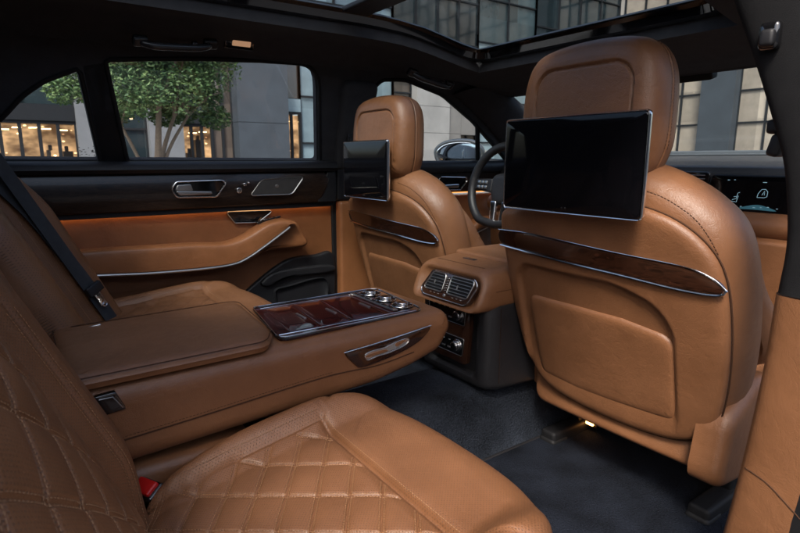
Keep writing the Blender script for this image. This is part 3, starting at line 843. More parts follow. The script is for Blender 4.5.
# B pillar: dark upper, tan lower
b = MB(); pad(b, rpoly([(.955, -.02, .02), (1.062, -.02, .02), (1.075, .30, .03), (.935, .30, .03)]), Fs, [(-.02, .024), (-.008, .020), (0, .010), (0, -.02)], rings=4)
b.obj('pillar_upper', M['suede'], t)
b = MB(); pad(b, rpoly([(.956, .12, .01), (1.30, .12, .01), (1.13, .50, .2), (1.095, .70, .01), (.960, .70, .01)]), FR((-.745, 0, 0), (0, 1, 0), (0, 0, 1), lambda u, v: .03-.5*(u-1.0)**2), rnd(.012, .06), rings=5); b.obj('pillar_lower', M['tan_door'], t)
b = MB(); pad(b, rpoly([(.957, .70, .01), (1.085, .70, .01), (1.075, .83, .01), (.962, .83, .01)]), FR((-.735, 0, 0), (0, 1, 0), (0, 0, 1)), rnd(.010, .05), rings=3); b.obj('pillar_middle', M['black'], t)
b = MB(); box(b, Fs(.985, .10, .030), (.016, .02, .05), .004); box(b, Fs(.985, .105, .04), (.012, .012, .02), .003); b.obj('belt_height_adjuster', M['black'], t)
# A pillar trim
b = MB(); 
ap = []
for k in range(9):
    q = k/8; y = 1.40+.62*q
    a = Fs(1.42+.50*q, .285-.29*q**1.15, .012); c = Vector((-.600-.065*q, 1.60+.62*q, 1.140-.275*q))
    m1 = a.lerp(c, .3)+Vector((.020, -.010, .004)); m2 = a.lerp(c, .75)+Vector((.022, -.008, .0))
    ap.append([a+Vector((-.02, .0, 0)), a, m1, m2, c, c+Vector((-.01, .03, 0))])
solid_sheet(b, [crv(r, 4, False) for r in ap], -.004); b.obj('front_pillar_trim', M['suede'], t)
for (w, nm) in ((W_q, 'window_seal'), (W_d, 'window_seal'), (W_f, 'window_seal')):
    b = MB(); tube(b, [Fs(p.x, p.y, .000) for p in resamp(w, .012)], .0065, True); tube(b, [Fs(p.x, p.y, -.014) for p in resamp(w, .012)], .007, True); b.obj(nm, M['rubber'], t)
b = MB(); pad(b, W_q, Fs, [(.01, -.026), (.01, -.030)], rings=1, step=.03); b.obj('quarter_glass', M['glass'], t)
b = MB(); box(b, Fs(.132, .008, .02), (.010, .010, .026), .003); disc(b, Fs(.132, .0, .02), (0, 0, 1), .012, .004, up=(0, 1, 0)); b.obj('window_stud', M['black'], t)
b = MB(); 
for k in range(26):
    u, v = (0.193, 0.0274); box(b, Fs(u-.03+random.random()*.06, v-.006+random.random()*.028, -.0245), (.0006, random.uniform(.002, .006), .0018))
b.obj('glass_print', M['black'], t)

# ---- left rear door
t = thing('rear_door', 'left rear door in tan leather with dark wood trim and a long sloping armrest', 'car door', (-.75, .45, .13))
Fd = FR((-.75, 0, 0), (0, 1, 0), (0, 0, 1))
b = MB(); pad(b, rpoly([(-.15, .14, .02), (.948, .14, .02), (.948, .70, .004), (-.15, .70, .004)]), Fd, rnd(.006, .06), rings=3, step=.02, disp=lambda u, v: .004*math.cos(u*3)-.05*max(0, .40-v)*0)
dp = b.obj('door_card', M['tan_door'], t)
b = MB(); rows = []
for y in np.linspace(-.12, .946, 30):
    rows.append([(x, y, z) for x, z in ((-.7515, .838), (-.735, .8405), (-.715, .838), (-.706, .830), (-.702, .820), (-.708, .812), (-.74, .810))])
solid_sheet(b, rows, -.003); b.obj('belt_rail', M['black'], t)
b = MB(); box(b, (-.772, .953, .50), (.05, .022, .74), .004); b.obj('door_edge_seal', M['rubber'], t)
# wood band, bulging
wd = [(0.022, 0.807), (0.391, 0.818), (0.84, 0.811), (0.878, 0.802), (0.836, 0.69), (0.412, 0.704), (0.101, 0.712), (0.011, 0.714)]
b = MB(); pad(b, rpoly([(-.12, .698, .01), (.88, .700, .01), (.925, .79, .02), (.90, .813, .02), (-.12, .813, .01)]), FR((-.722, 0, 0), (0, 1, 0), (0, 0, 1), lambda u, v: .012*math.sin((v-.69)/.12*math.pi)), rnd(.006, .03), rings=10, step=.01)
wb = b.obj('wood_band', M['wood_dark'], t)
b = MB(); pad(b, rpoly([(.87, .70, .004), (.946, .70, .01), (.946, .81, .01), (.915, .81, .01)]), FR((-.715, 0, 0), (0, 1, 0), (0, 0, 1)), rnd(.004, .03), rings=3); b.obj('band_end', M['black'], t)
b = MB(); pad(b, rpoly([(-.12, .6845, .001), (.946, .6845, .001), (.946, .700, .002), (-.12, .700, .002)]), FR((-.729, 0, 0), (0, 1, 0), (0, 0, 1)), rnd(.0015, .004), rings=2, step=.02); b.obj('lower_strip', M['black'], t)
b = MB(); box(b, (-.7370, .40, .6905), (.005, 1.08, .004)); b.obj('ambient_light', M['ambient'], t)
# release handle
FW = FR((-.7085, 0, 0), (0, 1, 0), (0, 0, 1))
hd = rpoly([tuple(p)+(.015,) for p in [(0.388, 0.761), (0.402, 0.783), (0.539, 0.785), (0.552, 0.776), (0.52, 0.735), (0.402, 0.737)]], 6)
b = MB(); pad(b, hd, FW, [(-.004, -.001), (-.001, .002), (0, .001), (0, -.01)], rings=3, step=.004); cup = b.obj('handle_cup', M['gloss'], t)
b = MB(); tube(b, [FW(p.x, p.y, .003) for p in resamp(hd, .004)], .0024, True); b.obj('handle_rim', M['bright_metal'], cup)
b = MB(); hv = rpoly([tuple(p)+(.004,) for p in [(0.396, 0.757), (0.505, 0.752), (0.506, 0.743), (0.41, 0.743)]]); pad(b, hv, FR((-.70, 0, 0), (0, 1, 0), (0, 0, 1)), rnd(.003, .009), rings=3, step=.004)
hv = rpoly([tuple(p)+(.004,) for p in [(0.396, 0.757), (0.406, 0.774), (0.444, 0.776), (0.451, 0.755)]]); pad(b, hv, FR((-.703, 0, 0), (0, 1, 0), (0, 0, 1)), rnd(.003, .009), rings=3, step=.004); b.obj('door_handle', M['silver'], cup)
b = MB()
for (u, v), r in zip([(0.591, 0.752), (0.61, 0.77), (0.623, 0.775)], (.0095, .006, .004)): disc(b, (-.700, u, v), (1, 0, 0), r, .012, .002)
b.obj('seat_memory_button', M['chrome'], t)
sp = rpoly([tuple(p) for p in [(0.627, 0.734, 0.006), (0.669, 0.785, 0.03), (0.817, 0.791, 0.006), (0.771, 0.733, 0.03)]], 6)
b = MB(); pad(b, sp, FW, [(-.004, .0035), (-.001, .003), (0, .001), (0, -.01)], rings=3, step=.005); g = b.obj('speaker_grille', M['grille'], t)
b = MB(); tube(b, [FW(p.x, p.y, .0038) for p in resamp(sp, .005)], .0022, True); disc(b, FW(0.719, 0.762, .0042), (1, 0, 0), .006, .002); b.obj('grille_rim', M['silver'], g)
# pull pocket with window switch
pk = rpoly([tuple(p)+(.006,) for p in [(0.556, 0.683), (0.719, 0.68), (0.661, 0.642), (0.584, 0.645)]], 5)
b = MB(); pad(b, pk, FR((-.743, 0, 0), (0, 1, 0), (0, 0, 1)), [(-.005, -.004), (-.002, .002), (0, .001), (0, -.01)], rings=3, step=.005); pp = b.obj('pull_pocket', M['gloss'], t)
b = MB(); tube(b, [(-.741, p.x, p.y) for p in resamp(pk, .005)], .0016, True); b.obj('pocket_rim', M['silver'], pp)
# armrest, sloping up towards the front
top = [(0.086, 0.607), (0.204, 0.606), (0.306, 0.603), (0.431, 0.6), (0.521, 0.594), (0.588, 0.609), (0.662, 0.645), (0.717, 0.656), (0.76, 0.649)]
bot = [(0.08, 0.546), (0.198, 0.537), (0.3, 0.53), (0.441, 0.526), (0.539, 0.529), (0.591, 0.545), (0.645, 0.575), (0.702, 0.61), (0.738, 0.633)]
tc_ = crv([(*p,) for p in top], 4, False); bc_ = crv([(*p,) for p in bot], 4, False)
b = MB(); rows = []
n = len(tc_)
for i in range(n):
    q = i/(n-1); y = tc_[i].x; zt = tc_[i].y; zb = min(bc_[i].y, zt-.004); yb = bc_[i].x; e = 1-.30*smooth01((q-.86)/.14)
    rows.append([(-.75, y, zt-.012), (-.735, y, zt-.006), (-.70, y, zt), (-.672, y, zt-.001), (-.6615, y, zt-.004), (-.656, y, zt-.011), (-.6545, (y+yb)/2, (zt+zb)/2), (-.6555, yb, zb+.006), (-.660, yb, zb), (-.70, yb, zb-.006), (-.75, yb, zb-.012)])
rows = [crv(r, 3, False) for r in rows]
loft(b, rows); rest = b.obj('door_armrest', M['tan_door'], t, sharp=60)
b = MB(); tube(b, [(-.6575, p.x, p.y-.004) for p in bc_], .0042); b.obj('armrest_trim', M['silver'], rest)
# fairing under the armrest nose
fo = crv([(0.524, 0.519), (0.607, 0.546), (0.676, 0.589), (0.734, 0.635), (0.774, 0.642), (0.795, 0.607), (0.816, 0.567), (0.782, 0.553), (0.675, 0.553), (0.592, 0.525)], 4)
b = MB(); pad(b, fo, FR((-.680, 0, 0), (0, 1, 0), (0, 0, 1)), rnd(.014, .07, 6), rings=4, step=.008); b.obj('armrest_nose', M['tan_door'], rest)
b = MB()
for k in range(4):
    p = tc_[int(n*.78)+k] if int(n*.78)+k < n else tc_[-1]
p0 = tc_[int((n-1)*.72)]; p1 = tc_[int((n-1)*.92)]
for k in range(4):
    q = (k+.5)/4; box(b, (-.715, p0.x+(p1.x-p0.x)*q, p0.y+(p1.y-p0.y)*q+.006), (.024, .018, .008), .002, Matrix.Rotation(math.atan2(p1.y-p0.y, p1.x-p0.x), 3, 'X'))
b.obj('window_switch', M['gloss'], rest)
b = MB(); box(b, (-.705, 0.528, 0.589+.001), (.02, .035, .005), .002); b.obj('small_switch', M['silver'], rest)
# lower black pocket
lk = crv([(0.565, 0.377), (0.658, 0.45), (0.742, 0.499), (0.799, 0.512), (0.869, 0.512), (0.941, 0.507), (0.945, 0.337), (0.933, 0.185), (0.787, 0.194), (0.604, 0.231), (0.523, 0.299)], 4)
b = MB(); pad(b, lk, FR((-.735, 0, 0), (0, 1, 0), (0, 0, 1)), rnd(.008, .03), rings=5, step=.01); lkx = b.obj('lower_pocket', M['black'], t)
b = MB(); pad(b, crv([(0.657, 0.439), (0.723, 0.473), (0.915, 0.473), (0.927, 0.445), (0.759, 0.444), (0.685, 0.422)], 4), FR((-.722, 0, 0), (0, 1, 0), (0, 0, 1)), rnd(.008, .02), rings=3, step=.008)
pad(b, crv([(0.702, 0.402), (0.757, 0.416), (0.894, 0.427), (0.9, 0.344), (0.85, 0.307), (0.735, 0.325)], 4), FR((-.716, 0, 0), (0, 1, 0), (0, 0, 1)), [(-.012, -.014), (-.004, -.010), (-.001, -.004), (0, -.006), (0, -.02)], rings=3, step=.008)
b.obj('pocket_lip', M['black'], lkx)
b = MB(); pad(b, W_d, Fs, [(.01, -.026), (.01, -.030)], rings=1, step=.03); b.obj('door_glass', M['glass'], t)

# ---- left front door
t = thing('front_door', 'left front door with tan leather, dark wood and a chrome handle, beyond the far front seat', 'car door', (-.75, 1.5, .13))
b = MB(); pad(b, rpoly([(1.07, .14, .02), (2.0, .14, .02), (2.0, .70, .004), (1.07, .70, .004)]), FR((-.755, 0, 0), (0, 1, 0), (0, 0, 1)), rnd(.006, .05), rings=3, step=.02); b.obj('door_card', M['tan_door'], t)
b = MB(); rows = []
for y in np.linspace(1.07, 2.02, 20):
    rows.append([(x, y, z) for x, z in ((-.7515, .838), (-.735, .8405), (-.715, .838), (-.706, .830), (-.702, .815), (-.708, .800), (-.74, .795))])
solid_sheet(b, rows, -.003); b.obj('belt_rail', M['black'], t)
b = MB(); pad(b, rpoly([(1.07, .715, .01), (2.0, .715, .01), (2.0, .80, .02), (1.07, .80, .01)]), FR((-.722, 0, 0), (0, 1, 0), (0, 0, 1)), rnd(.006, .03), rings=4, step=.02); b.obj('wood_band', M['wood_dark'], t)
b = MB(); box(b, (-.746, 1.55, .712), (.003, .9, .004)); b.obj('ambient_light', M['ambient_dim'], t)
hd = rpoly([tuple(p)+(.006,) for p in [(1.403, 0.755), (1.419, 0.779), (1.558, 0.774), (1.564, 0.76), (1.526, 0.723), (1.44, 0.726)]], 5)
b = MB(); pad(b, hd, FR((-.716, 0, 0), (0, 1, 0), (0, 0, 1)), [(-.004, -.001), (-.001, .002), (0, .001), (0, -.01)], rings=3, step=.005); cup = b.obj('handle_cup', M['gloss'], t)
b = MB(); tube(b, [(-.713, p.x, p.y) for p in resamp(hd, .006)], .0026, True); hv = rpoly([tuple(p)+(.004,) for p in [(1.415, 0.747), (1.516, 0.749), (1.516, 0.734), (1.436, 0.735)]]); pad(b, hv, FR((-.708, 0, 0), (0, 1, 0), (0, 0, 1)), rnd(.003, .008), rings=2, step=.005); b.obj('door_handle', M['bright_metal'], cup)
b = MB()
for u, v in [(1.598, 0.759), (1.599, 0.734), (1.627, 0.746)]: disc(b, (-.712, u, v), (1, 0, 0), .008, .01, .002)
b.obj('seat_memory_button', M['silver'], t)
b = MB(); tp = [(1.438, 0.484), (1.534, 0.526), (1.6, 0.589), (1.669, 0.61), (1.854, 0.608)]; rows = []
for p in crv([(*q,) for q in tp], 4, False): rows.append(crv([(-.75, p.x, p.y-.01), (-.70, p.x, p.y), (-.683, p.x, p.y-.008), (-.68, p.x, p.y-.025), (-.69, p.x, p.y-.045), (-.75, p.x, p.y-.06)], 3, False))
loft(b, rows); ar = b.obj('door_armrest', M['tan_door'], t)
b = MB(); tube(b, [(-.684, q[0], q[1]-.047) for q in tp], .003); b.obj('armrest_trim', M['silver'], ar)
b = MB(); pad(b, W_f, Fs, [(.01, -.026), (.01, -.030)], rings=1, step=.03); b.obj('door_glass', M['front_glass'], t)
b = MB(); f0 = [(1.5898, 0.1894), (1.6678, -0.0151)]; tube(b, [Fs(f0[0][0], f0[0][1], -.01), Fs(f0[1][0], f0[1][1], -.01)], .010); b.obj('window_divider', M['rubber'], t)
# door mirror
mc = Vector((-.965, 1.735, .878))
Fmz = FR(mc, (.55, .80, 0), (0, 0, 1)) if False else FR(mc, Vector((.80, .60, 0)), (0, 0, 1))
mo = crv([(-.118, .012), (-.105, -.040), (-.06, -.056), (.05, -.056), (.095, -.050), (.112, -.02), (.108, .02), (.07, .052), (.0, .060), (-.075, .048)], 6)
b = MB(); pad(b, mo, Fmz, [(-.010, .002), (-.004, .004), (.002, .0), (.006, -.010), (.004, -.03), (-.01, -.055), (-.03, -.072), (-.055, -.08)], rings=3, step=.008); mr = b.obj('door_mirror', mat('mirror_shell_paint', (.05, .055, .06), .18, coat=1.0), t)
b = MB(); pad(b, mo, Fmz, [(-.014, .0045), (-.012, .004)], rings=2, step=.008, back=False); b.obj('mirror_glass', mat('mirror_silver', (.85, .87, .88), .02, 1.0), mr)
b = MB(); tube(b, [Fmz(.09, -.04, -.02), Vector((-.80, 1.86, .83))], .018); b.obj('mirror_arm', M['black'], mr)

# ================================================================== ROOF
t = thing('car_roof', 'charcoal suede headliner with a two-panel glass roof', 'car roof', (0, .8, 1.2))
edge = Fs(0, ZT, 0)
XE, ZE = edge.x, edge.z
SX = .41
def zc(y):   # height of the sunroof edge line
    return 1.222-.10*max(0, y-.85)**1.6*1.0-.03*max(0, .2-y)-.028*smooth01((y-1.0)/.35)
def side_rows(sx, ys):
    rows = []
    for y in ys:
        z1 = zc(y); drop = 0
        xe = XE
        if y > 1.40: drop = (y-1.40)*.17
        pts = [(-xe*sx*-1*-1 if False else sx*abs(xe), y, ZE-drop), (sx*(abs(xe)-.012), y, ZE-drop+.018), (sx*.575, y, (ZE-drop)*.45+z1*.55+.006), (sx*.50, y, z1+.0), (sx*SX, y, z1+.002)]
        r = crv(pts, 4, False); rows.append(r)
    return rows
b = MB()
for sx in (-1, 1):
    rows = side_rows(sx, np.linspace(-.62, 1.66, 40))
    solid_sheet(b, rows, .03 if sx < 0 else -.03)
Y0, Y1 = -.15, 1.335
def cz(x, y): return zc(y)+.012*(1-(x/SX)**2)*0
for ya, yb in ((-.62, Y0), (Y1, 1.66)):
    rows = [[(x, y, zc(y)+.002-(.0)) for x in np.linspace(-SX, SX, 12)] for y in np.linspace(ya, yb, 8)]
    solid_sheet(b, rows, .03 if False else .03)
b.obj('headliner', M['suede'], t, sharp=35)
# header lip that drops to the windscreen
b = MB(); rows = []
for x in np.linspace(-.64, .64, 14):
    z = zc(1.66)+.002; rows.append([(x, 1.64, z), (x, 1.67, z-.008), (x, 1.685, z-.02), (x, 1.70, z-.02)])
solid_sheet(b, rows, -.01); b.obj('windscreen_header', M['suede'], t)
# sunroof frame: black reveal
b = MB(); so = rpoly([(-SX, Y0, .05), (SX, Y0, .05), (SX, Y1, .07), (-SX, Y1, .07)], 8)
o = resamp(so, .02)
r0 = [(p.x*.985, .59+(p.y-.59)*.985, zc(p.y)+.002) for p in o]; r0b = [(p.x*1.02, .59+(p.y-.59)*1.02, zc(p.y)-.0015) for p in o]; r1 = [(p.x*.965, .59+(p.y-.59)*.97, zc(p.y)+.006) for p in o]; r2 = [(p.x*.955, .59+(p.y-.59)*.965, zc(p.y)+.024) for p in o]; r3 = [(p.x*.90, .59+(p.y-.59)*.93, zc(p.y)+.028) for p in o]
rows = [r+[r[0]] for r in (r0b, r0, r1, r2, r3)]
loft(b, rows[::-1]); fr = b.obj('sunroof_frame', M['gloss'], t)
b = MB(); box(b, (0, .835, zc(.835)+.030), (2*SX*.93, .085, .014), .004); b.obj('sunroof_crossbar', M['black'], t)
for ya, yb in ((Y0+.02, .80), (.872, Y1-.02)):
    b = MB(); rows = [[(x, y, zc(y)+.036) for x in np.linspace(-SX*.95, SX*.95, 6)] for y in np.linspace(ya, yb, 8)]
    solid_sheet(b, rows, .004); b.obj('sunroof_glass', M['roof_glass'], t)
# outer skin of the roof so no light leaks between glass and rails
b = MB()
for sx in (-1, 1): solid_sheet(b, [[(sx*x, y, z+zc(y)-1.22) for x, z in ((.40, 1.262), (.55, 1.255), (.62, 1.245), (.665, 1.225), (.69, 1.195))] for y in np.linspace(-.62, 1.72, 16)], .004*sx)
solid_sheet(b, [[(x, y, zc(y)+.04) for x in (-.42, 0, .42)] for y in np.linspace(-.62, -.12, 5)], .004); solid_sheet(b, [[(x, y, zc(y)+.04) for x in (-.42, 0, .42)] for y in np.linspace(1.31, 1.72, 5)], .004)
b.obj('roof_skin', mat('black_car_paint', (.012, .013, .015), .25, coat=1.0), t)
# grab handles and reading light
def grab(p0, p1, out):
    p0 = Vector(p0); p1 = Vector(p1); d = (p1-p0).normalized(); o = Vector(out).normalized(); L = (p1-p0).length
    b = MB(); u = d.cross(o)
    path = [p0, p0+o*.016+d*.010, p0+o*.024+d*.030, p0+o*.026+d*L*.3, p0+o*.026+d*L*.7, p1+o*.024-d*.030, p1+o*.016-d*.010, p1]
    tube(b, crv(path, 5, False), .0095, seg=10)
    h = b.obj('grab_handle', M['grip'], t)
    b = MB()
    for p in (p0, p1): box(b, p+o*.004, (.026, .036, .020), .006, Matrix((u, d, o)).transposed() if True else None)
    box(b, p1+o*.018-d*.045-u*.006, (.012, .014, .014), .003, Matrix((u, d, o)).transposed())
    b.obj('handle_mount', M['grip'], h)
gp = [(-0.53, 0.302, 1.141), (-0.53, 0.475, 1.153), (-0.53, 1.141, 1.136), (-0.53, 1.299, 1.109)]
grab(gp[0], gp[1], (1, 0, -.9)); grab(gp[2], gp[3], (1, 0, -.9))
lp_ = (-0.562, 0.568, 1.168)
Rl = Matrix.Rotation(R(30), 3, 'Y')
b = MB(); box(b, (lp_[0]-.004, lp_[1], lp_[2]), (.010, .085, .034), .004, Rl); rl = b.obj('reading_light', M['gloss'], t)
b = MB(); box(b, (lp_[0]+.002, lp_[1]+.004, lp_[2]), (.006, .052, .018), .002, Rl); b.obj('light_lens', mat('lit_lens', (.5, .35, .22), .3, emis=(.9, .5, .28), es=.11), rl)
# sun visors
for (a, c_, d_, e_) in (((-0.497, 1.334, 1.135), (-0.734, 1.586, 1.12), (-0.302, 1.592, 1.12), (-0.209, 1.477, 1.15)),):
    pass
for sx in (-1, 1):
    b = MB(); Fx = FR((sx*.33, 1.515, zc(1.515)-.020), (-1, 0, 0), (0, 1, -.17))
    pad(b, rpoly([(-.20, -.085, .03), (.20, -.085, .03), (.20, .085, .03), (-.20, .085, .03)]), Fx, [(-.012, .008), (-.004, .006), (0, 0), (-.004, -.006), (-.012, -.008)], rings=3); b.obj('sun_visor', M['suede'], t)

# windscreen
t = thing('windscreen', 'front windscreen glass above the dashboard', 'car window', (0, 1.9, .9))
b = MB(); rows = []
for q in np.linspace(0, 1, 8):
    rows.append([((x*(.64+.10*q)), 1.665+.62*q-.06*x*x, zc(1.66)-.008+(-.240-(zc(1.66)-1.118))*q) for x in np.linspace(-1, 1, 12)])
solid_sheet(b, rows, .004); b.obj('windscreen_glass', M['front_glass'], t)
b = MB(); pad(b, rpoly([(-.06, -.03, .01), (.06, -.03, .01), (.05, .03, .01), (-.05, .03, .01)]), FR((.12, 1.70, 1.105), (1, 0, 0), (0, -.3, 1)), rnd(.005, .03), rings=2); b.obj('sensor_housing', M['rubber'], t)

# ================================================================== RIGHT SIDE
t = thing('door_pillar', 'right-hand door pillar, black suede above and tan leather below, at the right edge', 'car pillar', (.75, .86, .13))
inb = [(0.586, 1.156), (0.615, 1.07), (0.649, 0.99), (0.677, 0.919), (0.702, 0.849), (0.715, 0.782), (0.72, 0.727), (0.717, 0.661), (0.714, 0.555), (0.706, 0.442), (0.695, 0.327), (0.68, 0.215), (0.654, 0.121)]
def pcol(zlo, zhi, name, m, grow, xo=.865):
    pts = crv([(*q,) for q in inb], 6, False)
    def at_z(z):
        for a, c in zip(pts, pts[1:]):
            if (a.y-z)*(c.y-z) <= 0 and a.y != c.y: return a.lerp(c, (z-a.y)/(c.y-a.y))
        return None
    ends = [at_z(zhi), at_z(zlo)]
    pts = ([ends[0]] if ends[0] else [])+[p for p in pts if zlo < p.y < zhi]+([ends[1]] if ends[1] else [])
    rows = []
    for p in pts:
        x, z = p.x-grow, p.y
        rows.append([(x+.030, .925, z), (x+.012, .915, z), (x+.002, .895, z), (x, .875, z), (x+.004, .862-grow, z), (x+.016, .852-grow, z), (x+.05, .846-grow, z), (x+.10, .846-grow, z), (xo, .860-grow, z), (xo, .91, z)])
    rows = [crv(r, 3, False) for r in rows]
    b = MB(); loft(b, rows); 
    return b.obj(name, m, t, sharp=60)
pcol(.6665, 1.3, 'pillar_upper', M['pillar_suede'], .000); plow = pcol(-.1, .665, 'pillar_lower', M['tan'], .0015)
b = MB(); Fp = FR((0, .8435, 0), (1, 0, 0), (0, 0, 1))
bl = rpoly([(min(p[0], .862), p[1], .01) for p in [(0.703, 1.118), (0.723, 0.973), (0.748, 0.798), (0.78, 0.562), (0.779, 0.453), (0.777, 0.331), (0.77, 0.216), (0.973, 0.367), (0.91, 0.808), (0.872, 1.069)]])
pad(b, bl, Fp, rnd(.004, .02), rings=0, step=.02); b.obj('door_seal', M['rubber'], t)
ck = (0.68, 1.009)
b = MB(); box(b, (ck[0], .840, ck[1]), (.026, .016, .036), .007); c_ = b.obj('coat_hook', M['gloss'], t)
b = MB(); box(b, (ck[0]+.001, .830, ck[1]-.004), (.018, .012, .022), .005); b.obj('hook_flap', M['black'], c_)
ad = (0.669, 0.873)
b = MB(); box(b, (ad[0]+.012, .905, ad[1]-.004), (.018, .03, .032), .006, Matrix.Rotation(R(14), 3, 'Y')); box(b, (ad[0]+.006, .90, ad[1]+.022), (.016, .02, .020), .005); b.obj('belt_guide', M['black'], t)
st = [(0.712, 0.397), (0.726, 0.396), (0.748, 0.39), (0.778, 0.37), (0.791, 0.36)]
b = MB(); tube(b, [snap(plow, (q.x, .5, q.y), (0, 1, 0), (q.x, .845, q.y)) for q in crv([(*q,) for q in st], 6, False)], .0011); onto(b, plow, M['dark_thread'])
b = MB(); box(b, (.735, .95, .36), (.03, .05, .10), .008); b.obj('belt_anchor', M['black'], t)

# unseen body quarter added behind the opening to keep light off the rear seat
t = thing('rear_quarter_shade', 'unseen body side added behind the open right rear door to shade the rear seat', 'car body', (.78, -.35, .5))
b = MB(); pad(b, rpoly([(-.9, -.05, .05), (-.06, -.05, .05), (-.06, .90, .12), (-.30, 1.14, .15), (-.9, 1.14, .05)]), FR((.87, 0, 0), (0, 1, 0), (0, 0, 1)), rnd(.03, .14), rings=0, step=.03); b.obj('shade_panel', M['pillar_suede'], t)
b = MB(); box(b, (0, -.62, .62), (1.56, .05, 1.2), .01); box(b, (0, -.36, .80), (1.5, .46, .03), .01); b.obj('rear_bulkhead', M['suede'], t)

# ================================================================== DASHBOARD
t = thing('dashboard', 'black-topped dashboard with tan lower half and a passenger display', 'dashboard', (0, 1.9, .4))
b = MB(); rows = []
for x in np.linspace(-.74, .74, 24):
    k = .012*math.exp(-((x+.38)/.2)**2)
    rows.append(crv([(x, 1.79, .700), (x, 1.765, .75), (x, 1.755, .800), (x, 1.76, .818), (x, 1.775, .829+k), (x, 1.85, .838+k), (x, 2.05, .856), (x, 2.30, .866)], 4, False))
solid_sheet(b, rows, -.01); b.obj('dash_top', leather('grey_dash_leather', (.040, .042, .045), rough=.42), t)
b = MB(); box(b, (0, 2.30, .872), (1.5, .04, .02), .004); box(b, (0, 2.20, .866), (1.3, .02, .006), .002); b.obj('defroster_strip', mat('grey_plastic_strip', (.10, .11, .12), .35), t)
Fds = FR((0, 1.748, 0), (1, 0, 0), (0, -.0, 1))
dg = rpoly([(.165, .694, .004), (.50, .694, .01), (.50, .804, .01), (.19, .804, .012)])
b = MB(); pad(b, dg, FR((0, 1.742, 0), (1, 0, 0), (0, 0, 1)), rnd(.004, .03), rings=3); ds = b.obj('passenger_display', M['glass_screen'], t)
FD = FR((0, 1.7415, 0), (1, 0, 0), (0, 0, 1))
b = MB()
g0, g1, g2 = [(0.265, 0.74), (0.335, 0.755), (0.324, 0.712)]
def ln(mb, pts, r=.0007): tube(mb, [FD(x, y, .0008) for x, y in pts], r, seg=5)
ln(b, [(g0[0]-.012, g0[1]-.012), (g0[0]+.002, g0[1]-.014), (g0[0]+.006, g0[1]+.004)]); ln(b, [(g0[0]-.010, g0[1]-.008), (g0[0]+.001, g0[1]-.004), (g0[0]+.004, g0[1]+.012)]); ln(b, [(g0[0]+.005, g0[1]+.013), (g0[0]+.009, g0[1]+.014)]); ln(b, [(g0[0]-.006, g0[1]+.001), (g0[0]+.001, g0[1]+.002)])
b.obj('display_icon', M['icon'], ds); b = MB()
ln(b, [(g1[0]-.014+.0, g1[1]-.013), (g1[0]-.012, g1[1]-.002), (g1[0]-.004, g1[1]+.010), (g1[0]+.006, g1[1]+.011), (g1[0]+.012, g1[1]+.004), (g1[0]+.011, g1[1]-.010), (g1[0]+.004, g1[1]-.013), (g1[0]-.014, g1[1]-.013)])
ln(b, [(g1[0]-.002, g1[1]-.006), (g1[0]+.004, g1[1]+.006), (g1[0]+.004, g1[1]-.006)])
b.obj('display_icon', M['icon'], ds)
for u, v, w in [(0.24, 0.789, 0.006), (0.257, 0.79, 0.004), (0.337, 0.785, 0.01), (0.281, 0.714, 0.004), (0.316, 0.713, 0.006), (0.334, 0.714, 0.004), (0.352, 0.716, 0.005), (0.375, 0.713, 0.004)]: b = MB(); ln(b, [(u-w/2, v), (u+w/2, v)], .0009); b.obj('display_mark', M['icon'], ds)
b = MB(); pad(b, crv([(g2[0]-.05, g2[1]-.004), (g2[0]-.02, g2[1]+.006), (g2[0], g2[1]+.009), (g2[0]+.02, g2[1]+.006), (g2[0]+.05, g2[1]-.006), (g2[0], g2[1]-.005)], 4), FD, [(-.001, .0003), (0, .0001)], rings=2, back=False, step=.004); b.obj('display_graphic', M['disp_glow'], ds)
b = MB(); pad(b, rpoly([(-.16, .75, .004), (.175, .75, .004), (.18, .812, .01), (-.16, .812, .01)]), FR((0, 1.752, 0), (1, 0, 0), (0, 0, 1)), rnd(.004, .02), rings=3); vn = b.obj('vent_strip', M['gloss'], t)
b = MB()
for k in range(4): tube(b, [(-.15, 1.7505, .765+k*.011), (.165, 1.7505, .768+k*.011)], .0014)
b.obj('vent_blade', M['silver'], vn)
b = MB(); rows = []
for x in np.linspace(-.74, .74, 16): rows.append(crv([(x, 1.80, .694), (x, 1.745, .690), (x, 1.722, .676), (x, 1.718, .655), (x, 1.735, .635), (x, 1.76, .630)], 4, False))
solid_sheet(b, rows, -.01); b.obj('leather_ledge', M['tan'], t)
b = MB(); pad(b, rpoly([(-.70, .28, .02), (.70, .28, .02), (.70, .630, .01), (-.70, .630, .01)]), FR((0, 1.752, 0), (1, 0, 0), (0, -.12, 1)), rnd(.01, .1), rings=4, step=.02); b.obj('glovebox', M['tan'], t)
b = MB(); pad(b, rpoly([(-.34, .60, .02), (-.10, .60, .02), (-.10, .86, .02), (-.34, .86, .02)]), FR((-.1, 1.735, 0), (1, 0, 0), (0, 0, 1)), rnd(.004, .03), rings=3); b.obj('centre_display', M['glass_screen'], t)

